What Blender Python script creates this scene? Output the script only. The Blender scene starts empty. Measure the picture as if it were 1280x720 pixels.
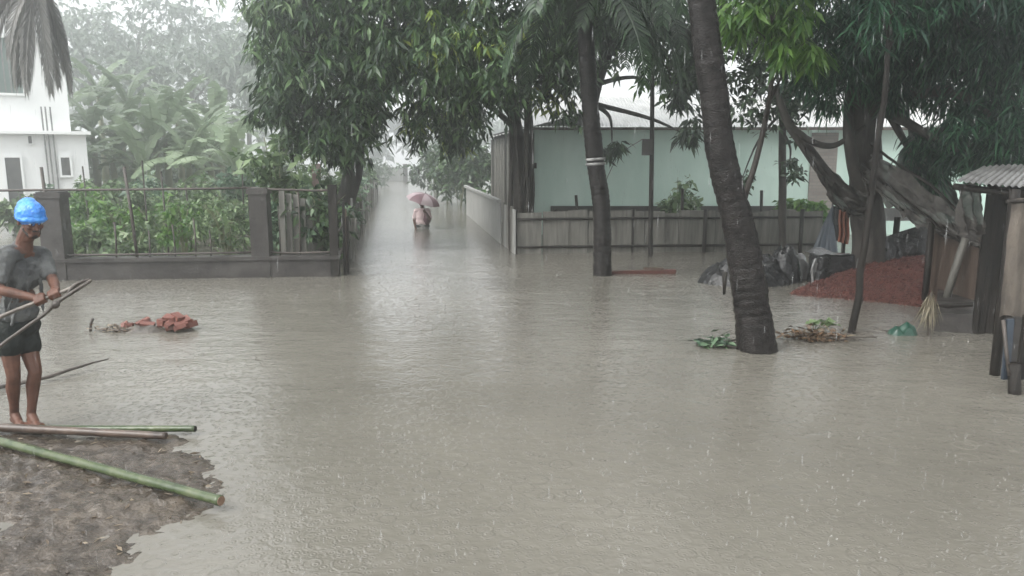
import bpy, math, random
import numpy as np
from mathutils import Vector, Matrix, noise as mnoise

rng = np.random.default_rng(7)
R = random.Random(7)
scene = bpy.context.scene
COL = scene.collection

# ------------------------------------------------------------------ camera
CAM_Z, FPX, PITCH = 2.0, 950.0, math.radians(9.74)
cam = bpy.data.cameras.new('camera')
cam.sensor_width = 36.0
cam.lens = 36.0 * FPX / 1280.0
cam.clip_end = 2000
cam.clip_start = 0.05
camo = bpy.data.objects.new('camera', cam)
COL.objects.link(camo)
camo.location = (0, 0, CAM_Z)
camo.rotation_euler = (math.pi / 2 - PITCH, 0, 0)
scene.camera = camo

# ------------------------------------------------------------------ sky, sun, exposure
SUN_EL, SUN_AZ = math.radians(46), math.radians(-125)      # azimuth from +Y towards +X
w = bpy.data.worlds.new('World')
scene.world = w
w.use_nodes = True
nt = w.node_tree
nt.nodes.clear()
sky = nt.nodes.new('ShaderNodeTexSky')
sky.sky_type = 'NISHITA'
sky.sun_disc = False
sky.sun_elevation = SUN_EL
sky.sun_rotation = SUN_AZ
sky.air_density = 1.0
sky.dust_density = 6.0
sky.ozone_density = 1.0
hs = nt.nodes.new('ShaderNodeHueSaturation')
hs.inputs['Saturation'].default_value = 0.10
bg = nt.nodes.new('ShaderNodeBackground')
bg.inputs['Strength'].default_value = 0.15
wo = nt.nodes.new('ShaderNodeOutputWorld')
nt.links.new(sky.outputs[0], hs.inputs['Color'])
mixs = nt.nodes.new('ShaderNodeMix')          # overcast: mostly even cloud light
mixs.data_type = 'RGBA'
mixs.inputs[0].default_value = 0.75
mixs.inputs[7].default_value = (5.0, 5.1, 5.15, 1)
nt.links.new(hs.outputs[0], mixs.inputs[6])
nt.links.new(mixs.outputs[2], bg.inputs['Color'])
nt.links.new(bg.outputs[0], wo.inputs[0])
sl = bpy.data.lights.new('sun', 'SUN')
sl.energy = 1.5
sl.angle = math.radians(35)
sl.color = (1.0, 0.975, 0.94)
so = bpy.data.objects.new('sun', sl)
COL.objects.link(so)
sd = Vector((math.sin(SUN_AZ) * math.cos(SUN_EL), math.cos(SUN_AZ) * math.cos(SUN_EL), math.sin(SUN_EL)))
so.rotation_euler = (-sd).to_track_quat('-Z', 'Y').to_euler()
so.location = (0, 0, 30)

vs = scene.view_settings
vs.view_transform = 'Standard'
vs.look = 'None'
vs.exposure = 1.45
vs.gamma = 1.0
vs.use_curve_mapping = False
cy = scene.cycles
cy.use_denoising = True
cy.max_bounces = 6
cy.diffuse_bounces = 3
cy.glossy_bounces = 3
cy.transmission_bounces = 3
cy.transparent_max_bounces = 8
cy.volume_bounces = 2
cy.use_adaptive_sampling = True
cy.adaptive_threshold = 0.02

# ------------------------------------------------------------------ pixel helpers (1280x720 photograph)
_f = Vector((0, math.cos(PITCH), -math.sin(PITCH)))
_u = Vector((0, math.sin(PITCH), math.cos(PITCH)))
CAM = Vector((0, 0, CAM_Z))


def ray(px, py):
    return _f + Vector(((px - 640) / FPX, 0, 0)) + _u * ((360 - py) / FPX)


def P(px, py, z=0.0):
    d = ray(px, py)
    return CAM + d * ((z - CAM_Z) / d.z)


def Q(px, py, Y):
    d = ray(px, py)
    return CAM + d * (Y / d.y)


def S(Y):
    return Y / FPX            # metres per pixel at depth Y


# ------------------------------------------------------------------ materials
def pmat(name, c1, c2=None, scale=6.0, rough=0.6, bump=0.0, bscale=None, island=False, stretch=(1, 1, 1),
         spec=0.5, translucent=0.0, c3=None, rough2=None, detail=5.0, metallic=0.0, alpha=None, bdist=0.01):
    m = bpy.data.materials.new(name)
    m.use_nodes = True
    n, l = m.node_tree.nodes, m.node_tree.links
    b = n['Principled BSDF']
    out = n['Material Output']
    b.inputs['Roughness'].default_value = rough
    b.inputs['Metallic'].default_value = metallic
    b.inputs['Specular IOR Level'].default_value = spec
    tc = n.new('ShaderNodeTexCoord')
    mp = n.new('ShaderNodeMapping')
    mp.inputs['Scale'].default_value = stretch
    l.new(tc.outputs['Object'], mp.inputs['Vector'])
    ns = n.new('ShaderNodeTexNoise')
    ns.inputs['Scale'].default_value = scale
    ns.inputs['Detail'].default_value = detail
    ns.inputs['Roughness'].default_value = 0.62
    l.new(mp.outputs[0], ns.inputs['Vector'])
    col_out = None
    if c2 is not None:
        cr = n.new('ShaderNodeValToRGB')
        cr.color_ramp.elements[0].position = 0.3
        cr.color_ramp.elements[1].position = 0.7
        cr.color_ramp.elements[0].color = (*c1, 1)
        cr.color_ramp.elements[1].color = (*c2, 1)
        if c3 is not None:
            e = cr.color_ramp.elements.new(0.5)
            e.color = (*c3, 1)
        if island:
            geo = n.new('ShaderNodeNewGeometry')
            mx = n.new('ShaderNodeMath')
            mx.operation = 'MULTIPLY_ADD'
            mx.inputs[1].default_value = 0.62
            ad = n.new('ShaderNodeMath')
            ad.operation = 'MULTIPLY_ADD'
            ad.inputs[1].default_value = 0.75
            ad.inputs[2].default_value = -0.18
            l.new(ns.outputs[0], ad.inputs[0])
            l.new(geo.outputs['Random Per Island'], mx.inputs[0])
            l.new(ad.outputs[0], mx.inputs[2])
            l.new(mx.outputs[0], cr.inputs[0])
        else:
            l.new(ns.outputs[0], cr.inputs[0])
        l.new(cr.outputs[0], b.inputs['Base Color'])
        col_out = cr.outputs[0]
    else:
        b.inputs['Base Color'].default_value = (*c1, 1)
    if rough2 is not None:
        mr = n.new('ShaderNodeMapRange')
        mr.inputs['From Min'].default_value = 0.35
        mr.inputs['From Max'].default_value = 0.65
        mr.inputs['To Min'].default_value = rough
        mr.inputs['To Max'].default_value = rough2
        l.new(ns.outputs[0], mr.inputs[0])
        l.new(mr.outputs[0], b.inputs['Roughness'])
    if bump:
        nb = n.new('ShaderNodeTexNoise')
        nb.inputs['Scale'].default_value = bscale or scale * 4
        nb.inputs['Detail'].default_value = 6
        l.new(mp.outputs[0], nb.inputs['Vector'])
        bp = n.new('ShaderNodeBump')
        bp.inputs['Strength'].default_value = bump
        bp.inputs['Distance'].default_value = bdist
        l.new(nb.outputs[0], bp.inputs['Height'])
        l.new(bp.outputs[0], b.inputs['Normal'])
    if translucent:
        tr = n.new('ShaderNodeBsdfTranslucent')
        if col_out is not None:
            l.new(col_out, tr.inputs['Color'])
        else:
            tr.inputs['Color'].default_value = (*c1, 1)
        mix = n.new('ShaderNodeMixShader')
        mix.inputs[0].default_value = translucent
        l.new(b.outputs[0], mix.inputs[1])
        l.new(tr.outputs[0], mix.inputs[2])
        l.new(mix.outputs[0], out.inputs['Surface'])
    if alpha is not None:
        b.inputs['Alpha'].default_value = alpha
    return m


M = {}
M['mango'] = pmat('mango_leaf', (0.014, 0.036, 0.016), (0.085, 0.15, 0.055), 0.45, 0.42, spec=.45, island=True, translucent=0.2, c3=(0.035, 0.07, 0.03))
M['young'] = pmat('young_leaf', (0.16, 0.24, 0.035), (0.30, 0.36, 0.06), 0.9, 0.4, island=True, translucent=0.4)
M['bright'] = pmat('bright_leaf', (0.045, 0.125, 0.022), (0.135, 0.26, 0.045), 0.9, 0.35, island=True, translucent=0.4)
M['dark'] = pmat('dark_leaf', (0.011, 0.026, 0.014), (0.055, 0.095, 0.045), 0.5, 0.45, spec=.4, island=True, translucent=0.15)
M['feather'] = pmat('feathery_leaf', (0.008, 0.034, 0.020), (0.045, 0.13, 0.062), 0.6, 0.5, spec=.3, island=True, translucent=0.25, c3=(0.014, 0.048, 0.030))
M['garden'] = pmat('garden_leaf', (0.07, 0.115, 0.055), (0.22, 0.30, 0.155), 0.8, 0.45, island=True, translucent=0.35, c3=(0.09, 0.16, 0.055))
M['garden2'] = pmat('garden_leaf_blue', (0.05, 0.10, 0.06), (0.15, 0.23, 0.14), 0.8, 0.45, island=True, translucent=0.3)
M['drytwig'] = pmat('dry_leaf', (0.10, 0.075, 0.05), (0.20, 0.16, 0.11), 0.8, 0.6, island=True, translucent=0.2)
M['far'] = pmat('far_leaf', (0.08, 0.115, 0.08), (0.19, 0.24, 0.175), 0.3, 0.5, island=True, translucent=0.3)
M['banana'] = pmat('banana_leaf', (0.14, 0.20, 0.115), (0.30, 0.38, 0.235), 1.2, 0.3, 0.3, 9, translucent=0.35)
M['bananastem'] = pmat('banana_stem', (0.10, 0.12, 0.06), (0.22, 0.22, 0.13), 3, 0.5, stretch=(1, 1, .2))
M['frond'] = pmat('palm_frond', (0.010, 0.024, 0.012), (0.04, 0.075, 0.035), 1.0, 0.45, spec=.35, island=True, translucent=0.15)
M['dryfrond'] = pmat('dry_palm_frond', (0.07, 0.07, 0.064), (0.17, 0.165, 0.15), 1.0, 0.6, island=True, translucent=0.1)
M['bark'] = pmat('wet_bark', (0.014, 0.012, 0.011), (0.050, 0.043, 0.037), 7, 0.55, 0.9, 30, stretch=(1, 1, .35), bdist=.02, spec=0.18)
M['palmbark'] = pmat('palm_bark', (0.004, 0.0035, 0.0035), (0.022, 0.019, 0.018), 9, 0.5, 0.9, 40, stretch=(1, 1, 1.8), bdist=.015, rough2=.3, spec=0.18)
M['greybark'] = pmat('grey_bark', (0.025, 0.023, 0.021), (0.075, 0.068, 0.060), 8, 0.6, 0.8, 34, stretch=(1, 1, .3), bdist=.015, spec=0.18)
M['wood'] = pmat('weathered_board', (0.065, 0.063, 0.057), (0.165, 0.16, 0.142), 3.5, 0.55, 0.7, 22, stretch=(4, 4, .35), rough2=.35, spec=0.18)
M['paleboard'] = pmat('pale_board', (0.17, 0.17, 0.16), (0.33, 0.33, 0.315), 3.5, 0.6, 0.4, 22, stretch=(4, 4, .35))
M['darkwood'] = pmat('dark_wood', (0.006, 0.0055, 0.005), (0.027, 0.023, 0.020), 5, 0.5, 0.8, 26, stretch=(3, 3, .35), spec=0.18)
M['brownwood'] = pmat('brown_board', (0.045, 0.032, 0.025), (0.10, 0.075, 0.06), 4, 0.55, 0.8, 26, stretch=(3, 3, .35), spec=0.18)
M['concrete'] = pmat('damp_concrete', (0.026, 0.024, 0.023), (0.072, 0.067, 0.063), 2.5, 0.6, 0.7, 24, rough2=.4, spec=0.18)
M['plaster'] = pmat('white_plaster', (0.76, 0.77, 0.76), (0.86, 0.87, 0.86), 0.6, 0.6, 0.2, 10, stretch=(1, 1, .3))
M['mint'] = pmat('mint_plaster', (0.46, 0.62, 0.54), (0.64, 0.79, 0.71), 0.9, 0.55, 0.25, 12, stretch=(1, 1, .35))
M['tin'] = pmat('tin_sheet', (0.40, 0.40, 0.39), (0.62, 0.62, 0.61), 1.6, 0.38, 0.2, 20, metallic=0.35)
M['rusttin'] = pmat('weathered_tin', (0.07, 0.066, 0.062), (0.27, 0.265, 0.26), 3.6, 0.4, 0.5, 24, stretch=(1, .5, 1), metallic=0.2)
M['iron'] = pmat('rusty_iron', (0.025, 0.022, 0.02), (0.07, 0.055, 0.045), 12, 0.6, 0.4, 50)
M['glass'] = pmat('green_glass', (0.10, 0.16, 0.14), (0.16, 0.22, 0.19), 0.8, 0.12)
M['window'] = pmat('dark_opening', (0.05, 0.05, 0.05), (0.09, 0.09, 0.085), 2, 0.5)
M['tarp'] = pmat('black_plastic', (0.006, 0.006, 0.0065), (0.020, 0.0205, 0.022), 5, 0.16, 0.9, 14, rough2=.3, bdist=.03, spec=.35)
M['greyplastic'] = pmat('grey_plastic', (0.10, 0.10, 0.098), (0.22, 0.22, 0.215), 5, 0.3, 0.6, 14)
M['darkplastic'] = pmat('dark_grey_plastic', (0.03, 0.03, 0.031), (0.13, 0.13, 0.13), 5, 0.25, 0.8, 12)
M['bluetarp'] = pmat('blue_grey_tarp', (0.018, 0.026, 0.038), (0.042, 0.055, 0.072), 3, 0.4, 0.6, 12)
M['orange'] = pmat('orange_cloth', (0.10, 0.03, 0.016), (0.20, 0.065, 0.032), 5, 0.7, 0.5, 20)
M['net'] = pmat('grey_netting', (0.03, 0.028, 0.026), (0.105, 0.098, 0.09), 6, 0.8, 0.9, 50, spec=.2, alpha=.94, bdist=.02)
M['sack'] = pmat('tan_sackcloth', (0.045, 0.038, 0.030), (0.125, 0.105, 0.085), 5, 0.75, 0.7, 60, stretch=(1, 1, .5))
M['brick'] = pmat('red_brick', (0.09, 0.028, 0.020), (0.17, 0.06, 0.042), 9, 0.6, 0.7, 40)
M['chips'] = pmat('brick_chips', (0.045, 0.013, 0.010), (0.105, 0.034, 0.025), 14, 0.55, 1.0, 60, island=True)
M['leafdebris'] = pmat('wet_leaf_litter', (0.05, 0.035, 0.022), (0.15, 0.09, 0.05), 6, 0.45, island=True)
M['straw'] = pmat('straw', (0.11, 0.095, 0.06), (0.24, 0.21, 0.15), 5, 0.7, island=True)
M['greenplastic'] = pmat('green_plastic', (0.007, 0.034, 0.022), (0.016, 0.075, 0.05), 5, 0.3, 0.5, 14)
M['skin'] = pmat('skin', (0.060, 0.026, 0.017), (0.125, 0.058, 0.038), 11, 0.55, 0.25, 70, spec=.3)
M['hair'] = pmat('hair', (0.008, 0.007, 0.006), (0.02, 0.017, 0.014), 60, 0.5)
M['shirt'] = pmat('grey_shirt', (0.04, 0.042, 0.045), (0.15, 0.155, 0.15), 3.5, 0.75, 0.8, 22, spec=.2, bdist=.02)
M['shorts'] = pmat('dark_shorts', (0.006, 0.008, 0.008), (0.020, 0.024, 0.022), 6, 0.7, 0.7, 24, spec=.2, bdist=.02)
M['bag'] = pmat('blue_plastic_bag', (0.015, 0.13, 0.48), (0.06, 0.30, 0.78), 14, 0.28, 0.8, 30, bdist=.02)
M['eye'] = pmat('eye_white', (0.55, 0.52, 0.48), rough=0.2)
M['bamboo'] = pmat('green_bamboo', (0.020, 0.032, 0.012), (0.085, 0.10, 0.05), 4, 0.25, 0.5, 30, stretch=(1, 1, 1), c3=(0.04, 0.06, 0.022))
M['bamboodry'] = pmat('brown_bamboo', (0.022, 0.014, 0.010), (0.095, 0.066, 0.050), 5, 0.4, 0.4, 24)
M['cut'] = pmat('cut_bamboo', (0.10, 0.05, 0.03), (0.20, 0.13, 0.085), 30, 0.7)
M['stick'] = pmat('dark_stick', (0.025, 0.02, 0.017), (0.085, 0.07, 0.058), 9, 0.5, 0.6, 40)
M['palestick'] = pmat('pale_stick', (0.06, 0.05, 0.042), (0.20, 0.175, 0.15), 7, 0.55, 0.4, 40)
M['umbrella'] = pmat('umbrella_cloth', (0.15, 0.075, 0.09), (0.22, 0.125, 0.145), 3, 0.5, translucent=0.25)
M['umbrella2'] = pmat('umbrella_pale_cloth', (0.40, 0.31, 0.33), (0.48, 0.39, 0.41), 3, 0.5, translucent=0.25)
M['pinkcloth'] = pmat('pink_white_cloth', (0.48, 0.36, 0.36), (0.62, 0.50, 0.50), 8, 0.7)
M['lungi'] = pmat('grey_lungi', (0.15, 0.15, 0.14), (0.24, 0.24, 0.225), 8, 0.7)
M['maroon'] = pmat('maroon_cloth', (0.06, 0.02, 0.03), (0.11, 0.045, 0.06), 8, 0.7)
M['paint'] = pmat('white_paint_ring', (0.06, 0.06, 0.06), (0.34, 0.34, 0.33), 14, 0.6)
M['pinkwall'] = pmat('faded_pink_sheet', (0.30, 0.17, 0.16), (0.42, 0.27, 0.26), 3, 0.6)
M['splash'] = pmat('aerated_water', (0.40, 0.39, 0.36), rough=0.35, alpha=0.26, spec=.25)
M['drop'] = pmat('rain_water', (0.80, 0.82, 0.82), rough=0.1, alpha=0.10)


def brick_wall_mat():
    m = pmat('unplastered_brick', (0.2, 0.17, 0.14), rough=0.75)
    n, l = m.node_tree.nodes, m.node_tree.links
    tc = n.new('ShaderNodeTexCoord')
    mp = n.new('ShaderNodeMapping')
    mp.inputs['Rotation'].default_value = (math.pi / 2, 0, 0)
    bt = n.new('ShaderNodeTexBrick')
    bt.inputs['Color1'].default_value = (0.21, 0.175, 0.155, 1)
    bt.inputs['Color2'].default_value = (0.30, 0.26, 0.235, 1)
    bt.inputs['Mortar'].default_value = (0.20, 0.19, 0.175, 1)
    bt.inputs['Scale'].default_value = 1
    bt.inputs['Brick Width'].default_value = 0.25
    bt.inputs['Row Height'].default_value = 0.085
    bt.inputs['Mortar Size'].default_value = 0.012
    l.new(tc.outputs['Object'], mp.inputs[0])
    l.new(mp.outputs[0], bt.inputs[0])
    l.new(bt.outputs['Color'], n['Principled BSDF'].inputs['Base Color'])
    bp = n.new('ShaderNodeBump')
    bp.inputs['Strength'].default_value = 0.6
    bp.inputs['Distance'].default_value = -0.01
    l.new(bt.outputs['Fac'], bp.inputs['Height'])
    l.new(bp.outputs[0], n['Principled BSDF'].inputs['Normal'])
    return m


M['brickwall'] = brick_wall_mat()


def water_mat():
    m = bpy.data.materials.new('flood_water')
    m.use_nodes = True
    n, l = m.node_tree.nodes, m.node_tree.links
    b = n['Principled BSDF']
    b.inputs['Roughness'].default_value = 0.12
    b.inputs['IOR'].default_value = 1.40
    tc = n.new('ShaderNodeTexCoord')

    def mathn(op, a, bb=None, c=None):
        k = n.new('ShaderNodeMath')
        k.operation = op
        for i, v in enumerate((a, bb, c)):
            if v is None:
                continue
            if isinstance(v, (int, float)):
                k.inputs[i].default_value = v
            else:
                l.new(v, k.inputs[i])
        return k.outputs[0]

    def noise_n(scale, detail=3, stretch=(1, 1, 1)):
        mp = n.new('ShaderNodeMapping')
        mp.inputs['Scale'].default_value = stretch
        l.new(tc.outputs['Object'], mp.inputs[0])
        k = n.new('ShaderNodeTexNoise')
        k.inputs['Scale'].default_value = scale
        k.inputs['Detail'].default_value = detail
        l.new(mp.outputs[0], k.inputs['Vector'])
        return k.outputs[0]

    def rings(scale, freq, off):
        mp = n.new('ShaderNodeMapping')
        mp.inputs['Location'].default_value = (off, off * 1.7, 0)
        l.new(tc.outputs['Object'], mp.inputs[0])
        v = n.new('ShaderNodeTexVoronoi')
        v.voronoi_dimensions = '2D'
        v.inputs['Scale'].default_value = scale
        l.new(mp.outputs[0], v.inputs['Vector'])
        wn = n.new('ShaderNodeTexWhiteNoise')
        l.new(v.outputs['Position'], wn.inputs['Vector'])
        d = v.outputs['Distance']
        ph = mathn('MULTIPLY_ADD', wn.outputs['Value'], 30.0, 0.0)
        s = mathn('SINE', mathn('MULTIPLY_ADD', d, freq, ph))
        fall = n.new('ShaderNodeMapRange')
        fall.inputs['From Min'].default_value = 0.05
        fall.inputs['From Max'].default_value = 0.5
        fall.inputs['To Min'].default_value = 1.0
        fall.inputs['To Max'].default_value = 0.0
        l.new(d, fall.inputs[0])
        return mathn('MULTIPLY', s, fall.outputs[0])

    h = mathn('MULTIPLY', rings(3.1, 30.0, 0.0), 0.06)
    h = mathn('MULTIPLY_ADD', rings(6.5, 30.0, 3.3), 0.06, h)
    h = mathn('MULTIPLY_ADD', rings(13.0, 26.0, 7.1), 0.08, h)
    h = mathn('MULTIPLY_ADD', noise_n(1.6, 4, (1, 1.5, 1)), 1.6, h)
    h = mathn('MULTIPLY_ADD', noise_n(13.0, 5, (1, 1.2, 1)), 0.55, h)
    h = mathn('MULTIPLY_ADD', noise_n(4.0, 3, (1, 1.6, 1)), 0.8, h)
    h = mathn('MULTIPLY_ADD', noise_n(0.35, 2, (1, 1.6, 1)), 3.0, h)
    bp = n.new('ShaderNodeBump')
    bp.inputs['Strength'].default_value = 0.5
    bp.inputs['Distance'].default_value = 0.02
    l.new(h, bp.inputs['Height'])
    l.new(bp.outputs[0], b.inputs['Normal'])
    cr = n.new('ShaderNodeValToRGB')
    cr.color_ramp.elements[0].position = 0.32
    cr.color_ramp.elements[1].position = 0.68
    cr.color_ramp.elements[0].color = (0.112, 0.105, 0.089, 1)
    cr.color_ramp.elements[1].color = (0.152, 0.143, 0.122, 1)
    l.new(noise_n(0.35, 5), cr.inputs[0])
    l.new(cr.outputs[0], b.inputs['Base Color'])
    return m


M['water'] = water_mat()


def mud_mat():
    m = pmat('wet_mud', (0.024, 0.018, 0.013), (0.092, 0.074, 0.056), 7.0, 0.26, 0.8, 45, c3=(0.052, 0.041, 0.031), rough2=.06, bdist=.02)
    return m


M['mud'] = mud_mat()

# ------------------------------------------------------------------ object helpers
WLOC = {}


def link(o, parent=None, loc=None):
    COL.objects.link(o)
    if parent is not None:
        o.parent = parent
        WLOC[o.name] = WLOC[parent.name]
    else:
        o.location = loc
        WLOC[o.name] = Vector(loc)
    return o


def tag(o, label=None, cat=None, group=None, kind=None):
    if label:
        o['label'] = label
    if cat:
        o['category'] = cat
    if group:
        o['group'] = group
    if kind:
        o['kind'] = kind
    return o


def thing(name, loc, label, cat, group=None):
    o = bpy.data.objects.new(name, None)
    o.empty_display_size = 0.2
    link(o, None, Vector(loc))
    return tag(o, label, cat, group)


def np_mesh(name, V, F, mat=None, smooth=False):
    """V (n,3), F (m,k) equal sized faces"""
    me = bpy.data.meshes.new(name)
    V = np.asarray(V, dtype=np.float32)
    F = np.asarray(F, dtype=np.int32)
    me.vertices.add(len(V))
    me.vertices.foreach_set('co', V.ravel())
    k = F.shape[1]
    me.loops.add(F.size)
    me.loops.foreach_set('vertex_index', F.ravel())
    me.polygons.add(len(F))
    me.polygons.foreach_set('loop_start', np.arange(len(F), dtype=np.int32) * k)
    me.polygons.foreach_set('loop_total', np.full(len(F), k, dtype=np.int32))
    if smooth:
        me.polygons.foreach_set('use_smooth', np.ones(len(F), dtype=bool))
    me.update(calc_edges=True)
    if mat is not None:
        me.materials.append(M[mat] if isinstance(mat, str) else mat)
    return me


def np_obj(name, V, F, mat, parent=None, smooth=False):
    V = np.asarray(V, dtype=np.float64)
    if parent is not None:
        o0 = np.array(WLOC[parent.name])
        return link(bpy.data.objects.new(name, np_mesh(name, V - o0, F, mat, smooth)), parent)
    lo, hi = V.min(0), V.max(0)
    o0 = np.array([(lo[0] + hi[0]) / 2, (lo[1] + hi[1]) / 2, lo[2]])
    return link(bpy.data.objects.new(name, np_mesh(name, V - o0, F, mat, smooth)), None, Vector(o0))


class MB:
    def __init__(s):
        s.v, s.f = [], []

    def add(s, vs_, fs):
        k = len(s.v)
        s.v += [Vector(a) for a in vs_]
        s.f += [tuple(k + i for i in f) for f in fs]
        return s

    def box(s, c, size, rot=None):
        c = Vector(c)
        hx, hy, hz = [a / 2 for a in size]
        p = [Vector((x, y, z)) for z in (-hz, hz) for y in (-hy, hy) for x in (-hx, hx)]
        if rot is not None:
            p = [rot @ a for a in p]
        return s.add([c + a for a in p], [(0, 2, 3, 1), (4, 5, 7, 6), (0, 1, 5, 4), (2, 6, 7, 3), (0, 4, 6, 2), (1, 3, 7, 5)])

    def prism(s, quad_bottom, quad_top):
        return s.add(list(quad_bottom) + list(quad_top), [(3, 2, 1, 0), (4, 5, 6, 7), (0, 1, 5, 4), (1, 2, 6, 5), (2, 3, 7, 6), (3, 0, 4, 7)])

    def tube(s, pts, rad, n=8, caps=True):
        pts = [Vector(p) for p in pts]
        if isinstance(rad, (int, float)):
            rad = [rad] * len(pts)
        k0 = len(s.v)
        ref = Vector((0, 0, 1))
        t0 = (pts[1] - pts[0]).normalized()
        if abs(t0.dot(ref)) > 0.9:
            ref = Vector((1, 0, 0))
        a = t0.cross(ref).normalized()
        for i, p in enumerate(pts):
            t = (pts[min(i + 1, len(pts) - 1)] - pts[max(i - 1, 0)]).normalized()
            a = (a - t * a.dot(t)).normalized()
            b = t.cross(a)
            for j in range(n):
                an = 2 * math.pi * j / n
                s.v.append(p + (a * math.cos(an) + b * math.sin(an)) * rad[i])
        for i in range(len(pts) - 1):
            for j in range(n):
                s.f.append((k0 + i * n + j, k0 + i * n + (j + 1) % n, k0 + (i + 1) * n + (j + 1) % n, k0 + (i + 1) * n + j))
        if caps:
            s.f.append(tuple(k0 + j for j in reversed(range(n))))
            s.f.append(tuple(k0 + (len(pts) - 1) * n + j for j in range(n)))
        return s

    def sheet(s, fn, nu, nv):
        k = len(s.v)
        for i in range(nu + 1):
            for j in range(nv + 1):
                s.v.append(Vector(fn(i / nu, j / nv)))
        for i in range(nu):
            for j in range(nv):
                a = k + i * (nv + 1) + j
                s.f.append((a, a + 1, a + nv + 2, a + nv + 1))
        return s

    def ell(s, c, r, rot=None, nu=12, nv=8):
        c = Vector(c)
        k = len(s.v)
        vs_ = [Vector((0, 0, r[2]))]
        for i in range(1, nv):
            th = math.pi * i / nv
            for j in range(nu):
                ph = 2 * math.pi * j / nu
                vs_.append(Vector((r[0] * math.sin(th) * math.cos(ph), r[1] * math.sin(th) * math.sin(ph), r[2] * math.cos(th))))
        vs_.append(Vector((0, 0, -r[2])))
        if rot is not None:
            vs_ = [rot @ a for a in vs_]
        s.v += [c + a for a in vs_]
        for j in range(nu):
            s.f.append((k, k + 1 + j, k + 1 + (j + 1) % nu))
        for i in range(nv - 2):
            for j in range(nu):
                a, b = k + 1 + i * nu + j, k + 1 + i * nu + (j + 1) % nu
                s.f.append((a, a + nu, b + nu, b))
        e = k + 1 + (nv - 1) * nu
        for j in range(nu):
            s.f.append((e, k + 1 + (nv - 2) * nu + (j + 1) % nu, k + 1 + (nv - 2) * nu + j))
        return s

    def cap(s, p0, p1, r0, r1, n=10):
        """closed capsule with tapering radius"""
        p0, p1 = Vector(p0), Vector(p1)
        t = (p1 - p0).normalized()
        pts, rad = [], []
        for a in (-85, -60, -35, 0):
            pts.append(p0 + t * r0 * math.sin(math.radians(a)))
            rad.append(r0 * math.cos(math.radians(a)))
        for a in (0, 35, 60, 85):
            pts.append(p1 + t * r1 * math.sin(math.radians(a)))
            rad.append(r1 * math.cos(math.radians(a)))
        return s.tube(pts, rad, n)

    def chain(s, pts, rads, n=10):
        for i in range(len(pts) - 1):
            s.cap(pts[i], pts[i + 1], rads[i], rads[i + 1], n)
        return s

    def build(s, name, mat, parent=None, smooth=False, origin=None):
        if parent is not None:
            o0 = WLOC[parent.name]
        elif origin is not None:
            o0 = Vector(origin)
        else:
            xs, ys, zs = [v.x for v in s.v], [v.y for v in s.v], [v.z for v in s.v]
            o0 = Vector(((min(xs) + max(xs)) / 2, (min(ys) + max(ys)) / 2, min(zs)))
        me = bpy.data.meshes.new(name)
        me.from_pydata([tuple(v - o0) for v in s.v], [], s.f)
        if smooth:
            me.polygons.foreach_set('use_smooth', [True] * len(me.polygons))
        me.update()
        me.materials.append(M[mat] if isinstance(mat, str) else mat)
        return link(bpy.data.objects.new(name, me), parent, o0)

    def blob(s, name, mat, parent=None, voxel=0.008, smooth_it=4, wrinkle=0.0, wscale=12.0, origin=None):
        """union of the closed shapes as one continuous surface"""
        o = s.build(name, mat, parent, True, origin)
        md = o.modifiers.new('r', 'REMESH')
        md.mode = 'VOXEL'
        md.voxel_size = voxel
        md.use_smooth_shade = True
        if smooth_it:
            sm = o.modifiers.new('s', 'SMOOTH')
            sm.factor = 0.5
            sm.iterations = smooth_it
        dg = bpy.context.evaluated_depsgraph_get()
        me = bpy.data.meshes.new_from_object(o.evaluated_get(dg))
        o.modifiers.clear()
        old = o.data
        o.data = me
        bpy.data.meshes.remove(old)
        me.name = name
        if not me.materials:
            me.materials.append(M[mat])
        if wrinkle:
            for v in me.vertices:
                k = mnoise.noise(Vector((v.co.x * wscale, v.co.y * wscale, v.co.z * wscale * .6)))
                k += 0.5 * mnoise.noise(v.co * wscale * 2.3)
                v.co += v.normal * (k * wrinkle)
        me.polygons.foreach_set('use_smooth', [True] * len(me.polygons))
        me.update()
        return o


def smooth_path(pts, n=12):
    """Catmull-Rom through pts"""
    pts = [Vector(p) for p in pts]
    out = []
    m = len(pts)
    for i in range(m - 1):
        p0, p1, p2, p3 = pts[max(i - 1, 0)], pts[i], pts[i + 1], pts[min(i + 2, m - 1)]
        for k in range(n):
            t = k / n
            out.append(0.5 * ((2 * p1) + (p2 - p0) * t + (2 * p0 - 5 * p1 + 4 * p2 - p3) * t * t + (3 * p1 - p0 - 3 * p2 + p3) * t ** 3))
    out.append(pts[-1])
    return out


def lerp_list(vals, n):
    out = []
    for i in range(len(vals) - 1):
        for k in range(n):
            out.append(vals[i] + (vals[i + 1] - vals[i]) * k / n)
    out.append(vals[-1])
    return out


def wobble(pts, amp, freq=1.5, seed=0):
    return [p + Vector((mnoise.noise(p * freq + Vector((seed, 0, 0))), mnoise.noise(p * freq + Vector((0, seed + 9, 0))), 0.4 * mnoise.noise(p * freq + Vector((0, 0, seed + 5))))) * amp for p in pts]


# ------------------------------------------------------------------ foliage helpers
def unit(a):
    return a / np.maximum(np.linalg.norm(a, axis=1, keepdims=True), 1e-9)


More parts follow.
